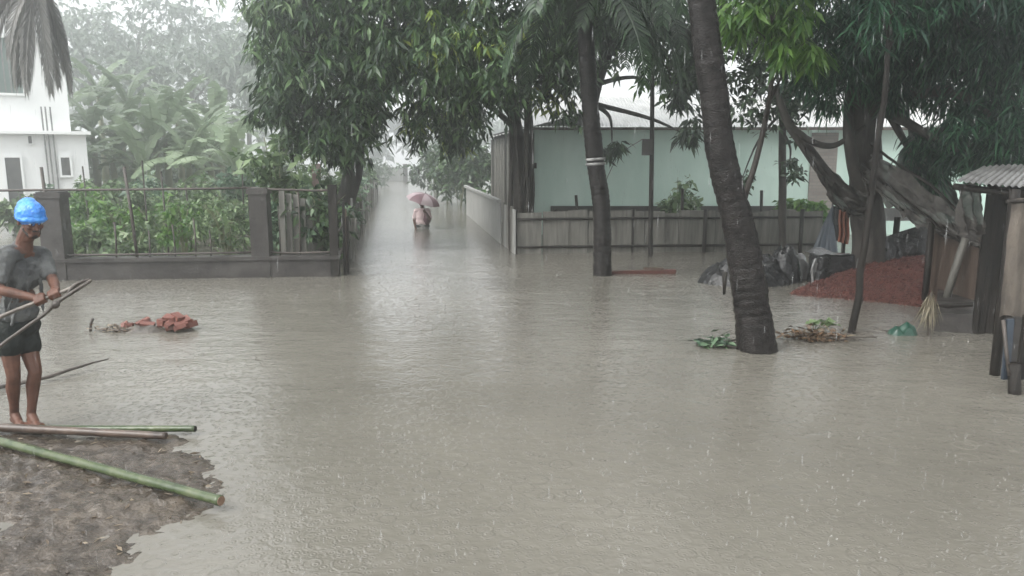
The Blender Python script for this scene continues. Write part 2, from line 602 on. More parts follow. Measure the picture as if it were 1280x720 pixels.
def leaf_geo(p, d, L, W, droop=0.25, fold=0.18, mid=0.45):
    n = len(p)
    d = unit(d)
    up = np.array([0, 0, 1.0]) + rng.normal(0, 0.55, (n, 3))
    s = unit(np.cross(d, up))
    nn = np.cross(s, d)
    L = L[:, None]
    W = W[:, None]
    dz = np.zeros((n, 3))
    dz[:, 2] = 1
    m = p + d * L * mid - dz * L * droop * 0.3
    V = np.empty((n, 5, 3))
    V[:, 0] = p
    V[:, 1] = m + s * W * .5 + nn * W * fold
    V[:, 2] = m
    V[:, 3] = m - s * W * .5 + nn * W * fold
    V[:, 4] = p + d * L - dz * L * droop
    k = (np.arange(n) * 5)[:, None]
    F = np.concatenate([k + np.array([[0, 1, 4, 2]]), k + np.array([[0, 2, 4, 3]])], 0)
    return V.reshape(-1, 3), F


def crown_points(ells, n, clump=0.28, per_clump=14, power=0.55):
    """cluster centres inside ellipsoids [(centre, (rx,ry,rz))], gathered in clumps that leave gaps"""
    vol = np.array([e[1][0] * e[1][1] * e[1][2] for e in ells]) ** 0.75
    vol /= vol.sum()
    out = []
    nc = max(1, n // per_clump)
    for e, f in zip(ells, vol):
        k = max(2, int(round(nc * f)))
        u = unit(rng.normal(size=(k, 3)))
        r = rng.random(k)[:, None] ** power
        c = np.array(e[0]) + u * r * np.array(e[1])
        rr = clump * float(np.mean(e[1]))
        pts = c[:, None, :] + rng.normal(size=(k, per_clump, 3)) * rr * np.array([1, 1, .8])
        out.append(pts.reshape(-1, 3))
    return np.concatenate(out, 0)


def cluster_leaves(cent, per, L, W, down=0.55, spread=0.06, droop=0.25, jitter=0.42):
    n = len(cent) * per
    c = np.repeat(cent, per, 0)
    d = unit(rng.normal(size=(n, 3))) * np.array([1, 1, .7]) + np.array([0, 0, -down])
    d = unit(d)
    p = c + d * spread * rng.random((n, 1)) + rng.normal(size=(n, 3)) * spread * .5
    LL = L * (1 + jitter * rng.normal(size=n)).clip(.45, 1.6)
    return leaf_geo(p, d, LL, LL * W, droop)


def foliage(name, cent, per, L, W, mat, parent, down=.55, spread=.06, droop=.25):
    V, F = cluster_leaves(cent, per, L, W, down, spread, droop)
    return np_obj(name, V, F, mat, parent)


def limbs(mb, start, targets, r0, rng_, bend=0.3, n=5):
    start = Vector(start)
    for t in targets:
        t = Vector(t)
        mid = start.lerp(t, .5) + Vector((rng_.uniform(-1, 1), rng_.uniform(-1, 1), rng_.uniform(0, 1))) * bend * (t - start).length * .5
        pth = smooth_path([start, mid, t], 5)
        mb.tube(pth, lerp_list([r0, r0 * .6, r0 * .15], 5), n)


def tree(name, label, trunk, radii, ells, n, per, L, W, mat='mango', bark='bark', group=None, young=0.0, ymat='young', cat='tree',
         down=.55, droop=.25, clump=.28, per_clump=14, spread=.06, nlimb=9, power=.55, twigs=60):
    tp = smooth_path(trunk, 8)
    tp = wobble(tp, .03, 1.2, len(name))
    rad = lerp_list(radii, 8)
    root = thing(name, trunk[0], label, cat, group)
    MB().tube(tp, [r * (1 + .08 * mnoise.noise(p * 5)) for r, p in zip(rad, tp)], 14).build('trunk', bark, root, True)
    cent = crown_points(ells, n, clump, per_clump, power)
    lb = MB()
    top = tp[-1]
    tg = [e[0] for e in ells]
    while len(tg) < nlimb:
        e = R.choice(ells)
        tg.append([e[0][i] + R.uniform(-.6, .6) * e[1][i] for i in range(3)])
    for t in tg:
        st = tp[R.randrange(int(len(tp) * .6), len(tp))]
        limbs(lb, st, [t], radii[-1] * .75, R)
    for i in range(twigs):
        c = Vector(cent[R.randrange(len(cent))])
        t = min((Vector(a) for a in tg), key=lambda a: (a - c).length)
        limbs(lb, t, [c], max(.008, radii[-1] * .16), R, .3, 4)
    lb.build('limbs', bark, root, True)
    if young > 0:
        # young shoots come as whole sprays of neighbouring clusters
        k = rng.random(len(cent) // per_clump + 1)
        msk = np.repeat(k < young, per_clump)[:len(cent)]
        if msk.any():
            foliage('young_leaves', cent[msk], per, L, W, ymat, root, down, spread, droop)
        cent = cent[~msk]
    foliage('crown', cent, per, L, W, mat, root, down, spread, droop)
    return root


def E(px, py, Y, rxp, ryp, dep):
    c = Q(px, py, Y)
    return ([c.x, c.y, c.z], (rxp * S(Y), dep, ryp * S(Y)))


# palm fronds: rachis along +X in local space, shared meshes
def frond_mesh(name, L, el0, curl, mat, nleaf=46, leaflen=.62, hang=.6, close=0.0, seed=0):
    rr = random.Random(seed)
    pts, dirs = [], []
    p = Vector((0, 0, 0))
    steps = 24
    for i in range(steps + 1):
        a = math.radians(el0 - curl * (i / steps) ** 1.2)
        d = Vector((math.cos(a), 0, math.sin(a)))
        pts.append(p.copy())
        dirs.append(d)
        p = p + d * (L / steps)
    mb = MB()
    mb.tube(pts, [0.028 * (1 - .85 * i / steps) + .003 for i in range(steps + 1)], 5)
    V = [tuple(v) for v in mb.v]
    F = [f for f in mb.f if len(f) == 4]
    for k in range(nleaf):
        t = .12 + .88 * k / (nleaf - 1)
        i = min(int(t * steps), steps - 1)
        q = pts[i].lerp(pts[i + 1], t * steps - i)
        d = dirs[i]
        ll = leaflen * (math.sin(math.pi * (0.12 + .84 * t)) ** .6) * rr.uniform(.85, 1.1)
        for sgn in (-1, 1):
            dd = (Vector((0, sgn, 0)) * (1 - close) + d * (.55 + .5 * t + close) + Vector((0, 0, rr.uniform(-.1, .25)))).normalized()
            dd2 = (dd + Vector((0, 0, -hang - rr.uniform(0, .35)))).normalized()
            m = q + dd * ll * .5
            e = m + dd2 * ll * .5
            wv = d * (.022 + .008 * rr.random())
            b = len(V)
            V += [tuple(q - wv * .6), tuple(q + wv * .6), tuple(m + wv), tuple(e), tuple(m - wv)]
            F += [(b, b + 1, b + 2, b + 4), (b + 4, b + 2, b + 3, b + 3)]
    me = bpy.data.meshes.new(name)
    F = [tuple(dict.fromkeys(f)) for f in F]
    me.from_pydata(V, [], F)
    me.update()
    me.materials.append(M[mat])
    return me


FR = {}
for i, (el, cu) in enumerate(((75, 95), (45, 105), (15, 95), (-25, 60))):
    FR[i] = frond_mesh('frond', 2.6, el, cu, 'frond', seed=i, hang=.5 + .15 * i)
FRD = [frond_mesh('dry_frond', 2.5, -62, 28, 'dryfrond', 100, .75, 2.4, .6, 20),
       frond_mesh('dry_frond', 2.2, -40, 52, 'dryfrond', 90, .7, 2.4, .55, 21)]


def put_frond(root, me, loc, az, sc=1.0, tilt=0.0, name='frond'):
    o = bpy.data.objects.new(name, me)
    link(o, root)
    o.location = Vector(loc) - WLOC[root.name]
    o.rotation_euler = (tilt, 0, az)
    o.scale = (sc, sc, sc)
    return o


def palm_trunk(mb, pts, radii, n=18, ring=.075):
    pth = smooth_path(pts, 30)
    rad = lerp_list(radii, 30)
    L = 0
    out = []
    fine, fr = [pth[0]], [rad[0]]
    for i in range(1, len(pth)):
        seg = (pth[i] - pth[i - 1]).length
        k = max(1, int(seg / .02))
        for j in range(1, k + 1):
            fine.append(pth[i - 1].lerp(pth[i], j / k))
            fr.append(rad[i - 1] + (rad[i] - rad[i - 1]) * j / k)
    rr = [fr[0]]
    for i in range(1, len(fine)):
        L += (fine[i] - fine[i - 1]).length
        ph = (L / ring + .25 * mnoise.noise(fine[i] * 3)) % 1
        rr.append(fr[i] * (1 + .06 * (1 - ph) ** 2 - .02 + .05 * mnoise.noise(fine[i] * 2.2)))
    k0 = len(mb.v)
    mb.tube(fine, rr, n)
    for i in range(k0, len(mb.v)):
        v = mb.v[i]
        c = fine[(i - k0) // n]
        mb.v[i] = c + (v - c) * (1 + .07 * mnoise.noise(v * 7)) + Vector((0, 0, .015 * mnoise.noise(v * 9)))
    return mb


# ================================================================== SETTING
GX, GY0, GY1 = 130, -25, 165
ground = MB().sheet(lambda u, v: (-GX + 2 * GX * u, GY0 + (GY1 - GY0) * v, -0.55 + .04 * mnoise.noise(Vector((u * 30, v * 30, 0)))), 60, 50).build('ground', 'mud', None, True)
tag(ground, 'muddy ground beneath the flood', None, kind='structure')
water = MB().sheet(lambda u, v: (-GX + 2 * GX * u, GY0 + (GY1 - GY0) * v, 0), 8, 8).build('flood_water', 'water', None, True, origin=(0, 0, 0))
tag(water, 'brown flood water pocked by rain', None, kind='structure')

# mud bank in the foreground: height field whose shoreline follows the photograph, fading under the water
shore_px = [(-260, 531), (-80, 531), (60, 533), (150, 536), (215, 541), (243, 548), (246, 562), (262, 580), (284, 600), (280, 622), (255, 645), (222, 655), (196, 668), (176, 690), (160, 712), (140, 760), (100, 820), (40, 900), (-260, 900)]
shore = [P(a, b) for a, b in shore_px]
SX = np.array([p.x for p in shore])
SY = np.array([p.y for p in shore])


def shore_sd(X, Y):
    """signed distance, positive inside the shoreline polygon"""
    inside = np.zeros(X.shape, bool)
    best = np.full(X.shape, 1e9)
    n = len(SX)
    for i in range(n):
        x0, y0, x1, y1 = SX[i], SY[i], SX[(i + 1) % n], SY[(i + 1) % n]
        cond = ((y0 > Y) != (y1 > Y)) & (X < (x1 - x0) * (Y - y0) / (y1 - y0 + 1e-12) + x0)
        inside ^= cond
        t = (((X - x0) * (x1 - x0) + (Y - y0) * (y1 - y0)) / ((x1 - x0) ** 2 + (y1 - y0) ** 2 + 1e-12)).clip(0, 1)
        best = np.minimum(best, np.hypot(X - x0 - t * (x1 - x0), Y - y0 - t * (y1 - y0)))
    return np.where(inside, best, -best)


gx = np.arange(-5.2, -.6, .0175)
gy = np.arange(2.2, 6.0, .0175)
XX, YY = np.meshgrid(gx, gy, indexing='ij')
sd_ = shore_sd(XX, YY)
nz = np.array([[mnoise.noise(Vector((x * 2.1, y * 2.1, 3))) * .7 + mnoise.noise(Vector((x * 6, y * 6, 8))) * .38 + mnoise.noise(Vector((x * 14, y * 14, 1))) * .36 + mnoise.noise(Vector((x * 28, y * 28, 5))) * .24 for y in gy] for x in gx])
base = np.where(sd_ > 0, 0.040 * (1 - np.exp(-sd_ / .28)), sd_ * .22)
ZZ = base + nz * .062 * np.clip(.5 + .6 * sd_, .45, .9) - .006
pud = np.array([[mnoise.noise(Vector((x * 1.7 + 4, y * 1.7, 9))) for y in gy] for x in gx])
ZZ = np.maximum(ZZ - .10 * np.clip(pud - .12, 0, .5), -.5)


def mud_z(x, y):
    i = int(np.clip((x + 5.2) / .0175, 0, len(gx) - 1))
    j = int(np.clip((y - 2.2) / .0175, 0, len(gy) - 1))
    return float(ZZ[i, j])


nv_ = len(gy)
idx = (np.arange(len(gx) - 1)[:, None] * nv_ + np.arange(nv_ - 1)[None, :]).ravel()
mudo = np_obj('mud_bank', np.stack([XX, YY, ZZ], -1).reshape(-1, 3), np.stack([idx, idx + nv_, idx + nv_ + 1, idx + 1], 1), 'mud', None, True)
tag(mudo, 'trodden wet mud bank rising out of the flood', None, kind='structure')

# wet clods and crumbs on the bank
cl_v, cl_f = [], []
OCT = np.array([[1, 0, 0], [-1, 0, 0], [0, 1, 0], [0, -1, 0], [0, 0, 1], [0, 0, -1]], float)
OCTF = np.array([[0, 2, 4], [2, 1, 4], [1, 3, 4], [3, 0, 4], [2, 0, 5], [1, 2, 5], [3, 1, 5], [0, 3, 5]])
for i in range(500):
    x, y = R.uniform(-4.2, -1.3), R.uniform(2.6, 5.5)
    z = mud_z(x, y)
    if z < .005:
        continue
    s = R.choice((.004, .005, .006, .008, .011))
    q = OCT * s * rng.uniform(.5, 1.25, (6, 3)) * np.array([1, 1, .6])
    cl_f.append(OCTF + 6 * len(cl_v))
    cl_v.append(q + np.array([x, y, z + s * .15]))
o = np_obj('mud_clods', np.concatenate(cl_v), np.concatenate(cl_f), 'mud')
tag(o, 'small wet clods scattered over the mud bank', 'mud', kind='stuff')
lp = []
while len(lp) < 260:
    x, y = R.uniform(-4.2, -1.4), R.uniform(2.7, 5.4)
    if mud_z(x, y) > .0:
        lp.append((x, y, mud_z(x, y) + .006))
lp = np.array(lp)
V, F = (lambda q: leaf_geo(q, rng.normal(size=(len(q), 3)) * np.array([1, 1, .12]), .05 * rng.uniform(.4, 1.6, len(q)), .012 * rng.uniform(.4, 1.8, len(q)), .02))(lp)
tag(np_obj('mud_litter', V, F, 'drytwig'), 'bits of straw and dead leaf trodden into the mud bank', 'litter', kind='stuff')
#---BUILD---

# ================================================================== FAR BACKGROUND
# distant trees closing the view, each a tree of its own
def far_tree(x, Y, h, rad, seed, label, mat='far', n=260, L=.55):
    ells = []
    rr = random.Random(seed)
    for k in range(6):
        ells.append(([x + rr.uniform(-.7, .7) * rad, Y + rr.uniform(-.5, .5) * rad, h * rr.uniform(.38, .86)], (rad * rr.uniform(.5, .8), rad * .6, h * rr.uniform(.13, .22))))
    return tree('tall_tree', label, [(x, Y, -.5), (x + rr.uniform(-.3, .3), Y, h * .3), (x + rr.uniform(-.6, .6), Y, h * .62)], [.28, .2, .12], ells,
                n, 7, L, .42, mat, 'greybark', group='trees fading in the rain haze', down=.35, clump=.3, per_clump=10, nlimb=7, twigs=10)


FAR_A = 'tall leafy tree fading in rain haze behind the banana plants'
FAR_B = 'faint tall tree beyond the far end of the flooded lane'
for i, (px, Y, h, rad) in enumerate([(118, 62, 15, 4.6), (185, 68, 17, 5.4), (250, 64, 15, 5.0), (312, 72, 18, 5.6), (360, 62, 14.5, 4.6), (150, 105, 22, 7.5), (250, 118, 24, 8), (330, 110, 22, 8), (60, 108, 21, 7), (410, 112, 18, 7)]):
    far_tree(Q(px, 200, Y).x, Y, h, rad, i, FAR_A, n=330 if Y < 80 else 260, L=.55 if Y < 80 else .8)
for i, (px, Y, h, rad) in enumerate([(455, 120, 10, 6), (585, 118, 11, 6), (650, 112, 13, 6), (720, 120, 14, 7), (90, 135, 20, 9), (200, 138, 20, 9), (330, 136, 18, 9), (800, 138, 12, 8), (890, 136, 12, 8), (980, 138, 12, 8), (1070, 135, 13, 8), (1160, 137, 13, 8), (1250, 136, 13, 8), (1340, 138, 13, 8)]):
    far_tree(Q(px, 200, Y).x, Y, h, rad, 40 + i, FAR_B if 430 < px < 660 else ('faint tall tree on the far side of the flood behind the houses'), n=240, L=1.1)

# ================================================================== WHITE HOUSE (left)
HY = 28.0
HPX = Q(110, 200, HY).x
HROT = math.radians(31)


def hx(px):
    """unrotated x of the front wall point seen in column px once the house is turned about its right corner"""
    k_ = (px - 640) / (FPX * 1.014)
    d_ = (HY * k_ - HPX) / (math.sin(HROT) * k_ - math.cos(HROT))
    return HPX - d_


hz = lambda py: Q(60, py, HY).z
house = root = thing('white_house', (HPX, HY, -.5), 'two storey white plastered house with green tinted upper windows behind the garden', 'house')
MB().box((((HPX - 11) + hx(110)) / 2, HY + 4, (hz(168) - .5) / 2), (hx(110) - (HPX - 11), 8, hz(168) + .5)).build('ground_floor_wall', 'plaster', root)
MB().box((((HPX - 11) + hx(91)) / 2, HY + 4.3, (hz(168) + .003 + 10.6) / 2), (hx(94) - (HPX - 11), 8, 10.6 - hz(168))).build('upper_wall', 'plaster', root)
MB().box((((HPX - 11) + hx(114)) / 2, HY + 3.9, hz(166.5)), (hx(114) - (HPX - 11) + .1, 8.5, .12)).build('ledge', 'plaster', root)
MB().box((((HPX - 11) + hx(103)) / 2, HY + 4.0, 10.65), (hx(103) - (HPX - 11), 9, .16)).build('roof_slab', 'plaster', root)


def opening(par, y, x0, x1, z0, z1, name, mat, fr=.07, frm='plaster', bars=0):
    w_ = MB().box(((x0 + x1) / 2, y - .01, (z0 + z1) / 2), (x1 - x0, .05, z1 - z0)).build(name, mat, par)
    f_ = MB()
    f_.box(((x0 + x1) / 2, y - .04, z1 + fr / 2), (x1 - x0 + 2 * fr, .1, fr)).box(((x0 + x1) / 2, y - .04, z0 - fr / 2), (x1 - x0 + 2 * fr, .14, fr))
    f_.box((x0 - fr / 2, y - .04, (z0 + z1) / 2), (fr, .1, z1 - z0)).box((x1 + fr / 2, y - .04, (z0 + z1) / 2), (fr, .1, z1 - z0))
    f_.build('frame', frm, w_)
    for i in range(bars):
        x = x0 + (x1 - x0) * (i + 1) / (bars + 1)
        MB().box((x, y - .06, (z0 + z1) / 2), (.04, .04, z1 - z0)).build('bar', 'greyplastic', w_)
    return w_


opening(root, HY, hx(6), hx(25), -.2, hz(197), 'door', 'window')
opening(root, HY, hx(76), hx(87), hz(219), hz(197), 'window', 'window')
opening(root, HY, hx(38), hx(42.5), hz(180), hz(171), 'vent', 'window', .03)
uy = HY + .3
opening(root, uy, hx(2), hx(38), hz(119), hz(52), 'window', 'glass', .08, bars=4)
opening(root, uy, hx(-60), hx(-8), hz(119), hz(52), 'window', 'glass', .08, bars=4)
g = opening(root, uy, hx(64), hx(88), hz(32), hz(6), 'window', 'greyplastic', .08)
for i in range(5):
    MB().box((hx(76), uy - .08, hz(28 - i * 5)), (hx(88) - hx(64), .07, .05)).build('louvre', 'plaster', g)
MB().sheet(lambda u, v: (hx(60) + (hx(101) - hx(60)) * u, uy - .9 * v, hz(42) - .28 * v - .25 * u), 2, 2).build('sunshade', 'plaster', root)
for px in (58, 63, 69):
    MB().tube([(hx(px), HY - .09, hz(135)), (hx(px + 1), HY - .09, hz(245))], .03, 6).build('drain_pipe', 'greyplastic', root)

house.rotation_euler.z = HROT

# ================================================================== GARDEN WALL AND FENCE (left, front)
A, B = P(70, 351), P(424, 345.5)
wd = (B - A).normalized()
wn = Vector((-wd.y, wd.x, 0))
A2 = A - wd * 4.2


def on_wall(px, dz=0.0, back=0.0):
    """point of the wall line that appears in column px"""
    d = ray(px, 345)
    # intersect in plan: A + s*wd = t*d
    den = wd.x * d.y - wd.y * d.x
    s_ = (A.y * d.x - A.x * d.y) / den
    return A + wd * s_ + wn * back + Vector((0, 0, dz))


yaw = math.atan2(wd.y, wd.x)
RZ = Matrix.Rotation(yaw, 3, 'Z')
root = thing('garden_wall', on_wall(240), 'low grey concrete wall with piers and an iron rail along the garden', 'wall')
Lw = (B - A2).length
c = (A2 + B) / 2 + wn * .12
MB().box(c + Vector((0, 0, -.1)), (Lw, .22, .8), RZ).build('wall_base', 'concrete', root)
MB().box(c + Vector((0, 0, .33)), (Lw + .02, .30, .06), RZ).build('coping', 'concrete', root)
for px, wpx, top in ((69.5, 25, 1.45), (327, 21, 1.50), (-190, 25, 1.45)):
    p = on_wall(px, 0, .16)
    w_ = wpx * S(13.2)
    pr = MB().box(p + Vector((0, 0, (top - .5) / 2 + .1)), (w_, .34, top + .5 - .2), RZ).build('pier', 'concrete', root)
    MB().box(p + Vector((0, 0, top - .10 + .04)), (w_ + .05, .38, .08), RZ).build('pier_cap', 'concrete', pr)


def rail(px0, px1, z0, z1, r, name='rail', sag=.02):
    a, b = on_wall(px0, z0, .12), on_wall(px1, z1, .12)
    pts = [a.lerp(b, t / 8) + Vector((0, 0, -sag * math.sin(math.pi * t / 8) + .012 * mnoise.noise(a.lerp(b, t / 8) * 2))) for t in range(9)]
    return MB().tube(pts, r, 6).build(name, 'iron', root, True)


rail(-230, 318, 1.48, 1.50, .022)
rail(318, 420, 1.50, 1.46, .022)
rail(-230, 318, .43, .42, .02)
rail(330, 420, .42, .41, .02)
for px0, px1, z1, r in ((170, 163, 1.85, .025), (63, 61, 1.85, .025), (144, 145, .95, .016), (244, 244, 1.0, .014), (186, 187, .8, .012), (218, 217, .9, .012), (263, 263, .8, .012), (-40, -42, 1.5, .02), (-110, -112, 1.4, .02), (375, 376, 1.46, .014), (350, 350, 1.2, .012)):
    a, b = on_wall(px0, .36, .12), on_wall(px1, z1, .12)
    MB().tube([a, a.lerp(b, .5) + Vector((.01, 0, 0)), b], r, 6).build('bar', 'iron', root, True)
p = on_wall(419, 0, .05)
MB().box(p + Vector((0, 0, .5)), (.14, .14, 2.1), RZ).build('end_post', 'darkwood', root)
for px, z in ((429, 1.25), (433, 1.0)):
    a = on_wall(px, -.5, .25)
    MB().tube([a, a + Vector((.02, 0, z + .5))], .025, 6).build('stake', 'darkwood', root)
# old board lean-to standing in the garden behind the second pier
root = thing('board_screen', on_wall(362, 0, .9), 'weathered grey boards leaning behind the garden pier', 'boards')
for i in range(6):
    a = on_wall(341 + i * 8.5, 0, .9 + .05 * i)
    h = 1.42 - .06 * i + R.uniform(-.05, .05)
    MB().prism([a + Vector((-.055, 0, -.5)), a + Vector((.055, 0, -.5)), a + Vector((.055, .03, -.5)), a + Vector((-.055, .03, -.5))],
               [a + Vector((-.055 + .01, .12, h)), a + Vector((.055, .12, h - R.uniform(0, .05))), a + Vector((.055, .15, h)), a + Vector((-.055, .15, h))]).build('board', 'wood', root)

# ================================================================== GARDEN PLANTS
def bush(name, label, px, Y, h, rad, mat, L=.16, W=.5, n=60, per=7, group='vegetable plants in the flooded garden', down=.1, cat='plant', x=None):
    x = Q(px, 250, Y).x if x is None else x
    root = thing(name, (x, Y, -.4), label, cat, group)
    st = MB()
    tips = []
    for k in range(6):
        a = R.uniform(0, 6.28)
        tip = Vector((x + math.cos(a) * rad * R.uniform(.2, .9), Y + math.sin(a) * rad * .7, h * R.uniform(.6, 1.0)))
        st.tube(smooth_path([(x, Y, -.45), Vector((x, Y, h * .4)).lerp(tip, .35), tip], 4), lerp_list([.02, .013, .005], 4), 5)
        tips.append(tip)
    st.build('stems', 'bananastem', root, True)
    ells = [([t.x, t.y, t.z * .8], (rad * .5, rad * .5, h * .26)) for t in tips] + [([x, Y, h * .45], (rad * .8, rad * .7, h * .4))]
    foliage('leaves', crown_points(ells, n, .3, 5), per, L, W, mat, root, down, .05, .3)
    return root


GL = 'leafy vegetable plant standing in the flooded garden behind the low wall'
for i in range(30):
    px = 88 + (i * 53) % 330 + R.uniform(-8, 8)
    Y = 14.4 + (i % 5) * 1.5 + R.uniform(-.4, .4)
    bush('garden_plant', GL, px, Y, R.uniform(.8, 1.35), R.uniform(.35, .55), R.choice(('garden', 'garden', 'garden2', 'bright')) if i % 4 else 'garden', L=R.uniform(.08, .15), n=64)
for i, (px, Y, h, rad) in enumerate(((120, 21, 1.4, .8), (190, 22, 1.6, .9), (255, 21.5, 1.4, .9), (310, 22, 1.6, .9), (20, 20, 1.0, .6), (60, 22, 1.1, .6), (370, 21, 1.9, .9))):
    bush('hedge_shrub', 'broad pale green shrub at the back of the flooded garden', px, Y, h, rad, 'garden2' if i % 2 else 'garden', L=.2, n=120, group='shrubs at the back of the garden', cat='shrub')
bush('corner_shrub', 'dark leaning shrub beside the iron end post of the garden', 395, 14.3, 1.5, .45, 'mango', L=.15, n=70, group=None, cat='shrub')
bush('yellow_green_shrub', 'taller yellow green shrub rising over the second pier', 345, 15.6, 2.5, .55, 'garden', L=.17, n=110, group=None, cat='shrub')
for i in range(11):
    bush('undergrowth_bush', 'large pale bush filling the gap behind the banana stems', 88 + i * 26, 40 + (i % 3) * 2.5, R.uniform(2.2, 3.4), R.uniform(1.3, 1.8), 'far', L=.3, n=170, group='undergrowth behind the banana plants', cat='bush')
# thin stakes between the garden rows
for i in range(9):
    px, Y = 110 + i * 33 + R.uniform(-8, 8), R.uniform(14.5, 18.5)
    p = Q(px, 260, Y)
    o = MB().tube([(p.x, Y, -.5), (p.x + R.uniform(-.06, .06), Y, R.uniform(1.0, 2.0))], .018, 5).build('bean_stake', 'greybark', None, True)
    tag(o, 'thin stake pushed in among the garden vegetables', 'stake', 'stakes in the garden')


def banana_leaf_mesh(name, L, Wd, el0, curl, seed):
    rr = random.Random(seed)
    pts, dirs = [], []
    p = Vector((0, 0, 0))
    n = 14
    for i in range(n + 1):
        a = math.radians(el0 - curl * (i / n) ** 1.3)
        d = Vector((math.cos(a), 0, math.sin(a)))
        pts.append(p.copy())
        dirs.append(d)
        p += d * L / n
    mb = MB()
    mb.tube(pts, [.03 * (1 - .85 * i / n) for i in range(n + 1)], 4)
    for i in range(2, n):
        t0, t1 = i / n, (i + .93) / n
        for sg in (-1, 1):
            w0 = Wd * math.sin(math.pi * (t0 - .08) / .95) ** .6 * rr.uniform(.8, 1.1)
            w1 = Wd * max(.02, math.sin(math.pi * min(.99, (t1 - .08) / .95))) ** .6 * rr.uniform(.8, 1.1)
            q0, q1 = pts[i], pts[i].lerp(pts[i + 1], .93)
            dr = rr.uniform(.1, .45)
            f = dirs[i] * .2 * w0
            mb.add([q0, q1, q1 + Vector((0, sg * w1, -dr * w1)) + f, q0 + Vector((0, sg * w0, -dr * w0)) + f], [(0, 1, 2, 3)])
    me = bpy.data.meshes.new(name)
    me.from_pydata([tuple(v) for v in mb.v], [], mb.f)
    me.update()
    me.materials.append(M['banana'])
    return me


BL = [banana_leaf_mesh('leaf', 2.2, .27, e, c_, i) for i, (e, c_) in enumerate(((80, 70), (60, 95), (40, 90), (20, 80)))]
for i, (px, Y, h) in enumerate(((140, 31, 1.9), (178, 29.5, 1.5), (208, 32, 2.9), (235, 30, 1.8), (262, 31.5, 2.2), (292, 29, 1.5), (118, 32.5, 3.0), (165, 35, 4.2), (275, 36, 3.4), (225, 37, 3.8), (130, 37, 4.8), (195, 30.5, 2.2), (155, 33, 2.6), (250, 34, 2.8))):
    p = Q(px, 200, Y)
    root = thing('banana_plant', (p.x, Y, -.5), 'banana plant with broad drooping leaves beside the white house, pale in the rain', 'banana plant', 'banana plants behind the garden')
    MB().tube([(p.x, Y, -.5), (p.x + .05, Y, h * .5), (p.x, Y, h)], [.17, .14, .09], 10).build('stem', 'bananastem', root, True)
    for k in range(13):
        o = put_frond(root, BL[k % 4], (p.x, Y, h - .1 + .04 * (k % 3)), k * 2.4 + i, R.uniform(.95, 1.3), name='leaf')

# ================================================================== LANE
LD = Vector((-.152, 1, 0)).normalized()        # lane direction
LN = Vector((LD.y, -LD.x, 0))
lane_l0 = P(430, 343)
lane_r0 = P(641, 316)
# left: old stake fence
root = thing('stake_fence', lane_l0, 'ragged fence of grey stakes along the flooded lane, overgrown with leaves', 'fence')
s_ = .3
k = 0
while s_ < 26:
    p = lane_l0 + LD * s_ + LN * R.uniform(-.08, .05)
    h = R.uniform(.75, 1.15)
    w_ = R.uniform(.09, .2)
    lean = Vector((R.uniform(-.06, .06), R.uniform(-.06, .06), 0))
    t = LD * w_ / 2
    n_ = LN * .02
    MB().prism([p - t - n_ - Vector((0, 0, .5)), p + t - n_ - Vector((0, 0, .5)), p + t + n_ - Vector((0, 0, .5)), p - t + n_ - Vector((0, 0, .5))],
               [p - t * .8 - n_ + lean + Vector((0, 0, h)), p + t * .8 - n_ + lean + Vector((0, 0, h - R.uniform(0, .12))), p + t * .8 + n_ + lean + Vector((0, 0, h - R.uniform(0, .12))), p - t * .8 + n_ + lean + Vector((0, 0, h))]).build('stake', R.choice(('wood', 'wood', 'paleboard', 'brownwood')), root)
    s_ += w_ + R.uniform(.03, .4) * (1 + s_ * .03)
    k += 1
for zz in (.35, .75):
    MB().tube([lane_l0 + LD * t + LN * -.06 + Vector((0, 0, zz + .05 * math.sin(t))) for t in range(0, 27, 2)], .02, 5).build('rail', 'greybark', root, True)
for i in range(13):
    p = lane_l0 + LD * (1.2 + i * 2.1) + LN * -.55
    bush('lane_shrub', 'straggling shrub spilling over the stake fence beside the lane', 0, p.y, R.uniform(1.2, 2.0), R.uniform(.45, .65), R.choice(('mango', 'garden', 'far', 'garden2')), L=.16, n=60, x=p.x, group='shrubs over the stake fence', cat='shrub')
p = lane_l0 + LD * 6.0 + LN * -1.0
o = MB().sheet(lambda u, v: p + LD * (1.8 * u - .9) + Vector((.06 * math.sin(9 * u), 0, -.5 + 2.35 * v)), 24, 3).build('sheet_screen', 'pinkwall', None, True)
tag(o, 'faded pink corrugated sheet standing behind the stake fence', 'sheet')

# right: pale low board fence farther down the lane
f0, f1 = P(646, 317) + Vector((-.10, .06, 0)) + LD * 1.85, P(583, 268)
root = thing('low_board_fence', (f0 + f1) / 2, 'pale low board fence lining the right side of the lane', 'fence')
fd = (f1 - f0).normalized()
fl = (f1 - f0).length
n_ = 30
for i in range(n_):
    a, b = f0 + fd * (fl * i / n_ + .02), f0 + fd * (fl * (i + 1) / n_ - .02)
    h = .98 + R.uniform(-.04, .04)
    o_ = Vector((.03, 0, 0))
    MB().prism([a - Vector((0, 0, .5)), a + o_ - Vector((0, 0, .5)), b + o_ - Vector((0, 0, .5)), b - Vector((0, 0, .5))], [a + Vector((0, 0, h)), a + o_ + Vector((0, 0, h)), b + o_ + Vector((0, 0, h)), b + Vector((0, 0, h))]).build('board', 'paleboard', root)
MB().box((f0 + f1) / 2 + Vector((-.03, 0, 1.0)), (.10, fl + .1, .07), Matrix.Rotation(math.atan2(-fd.x, fd.y), 3, 'Z')).build('top_rail', 'paleboard', root)
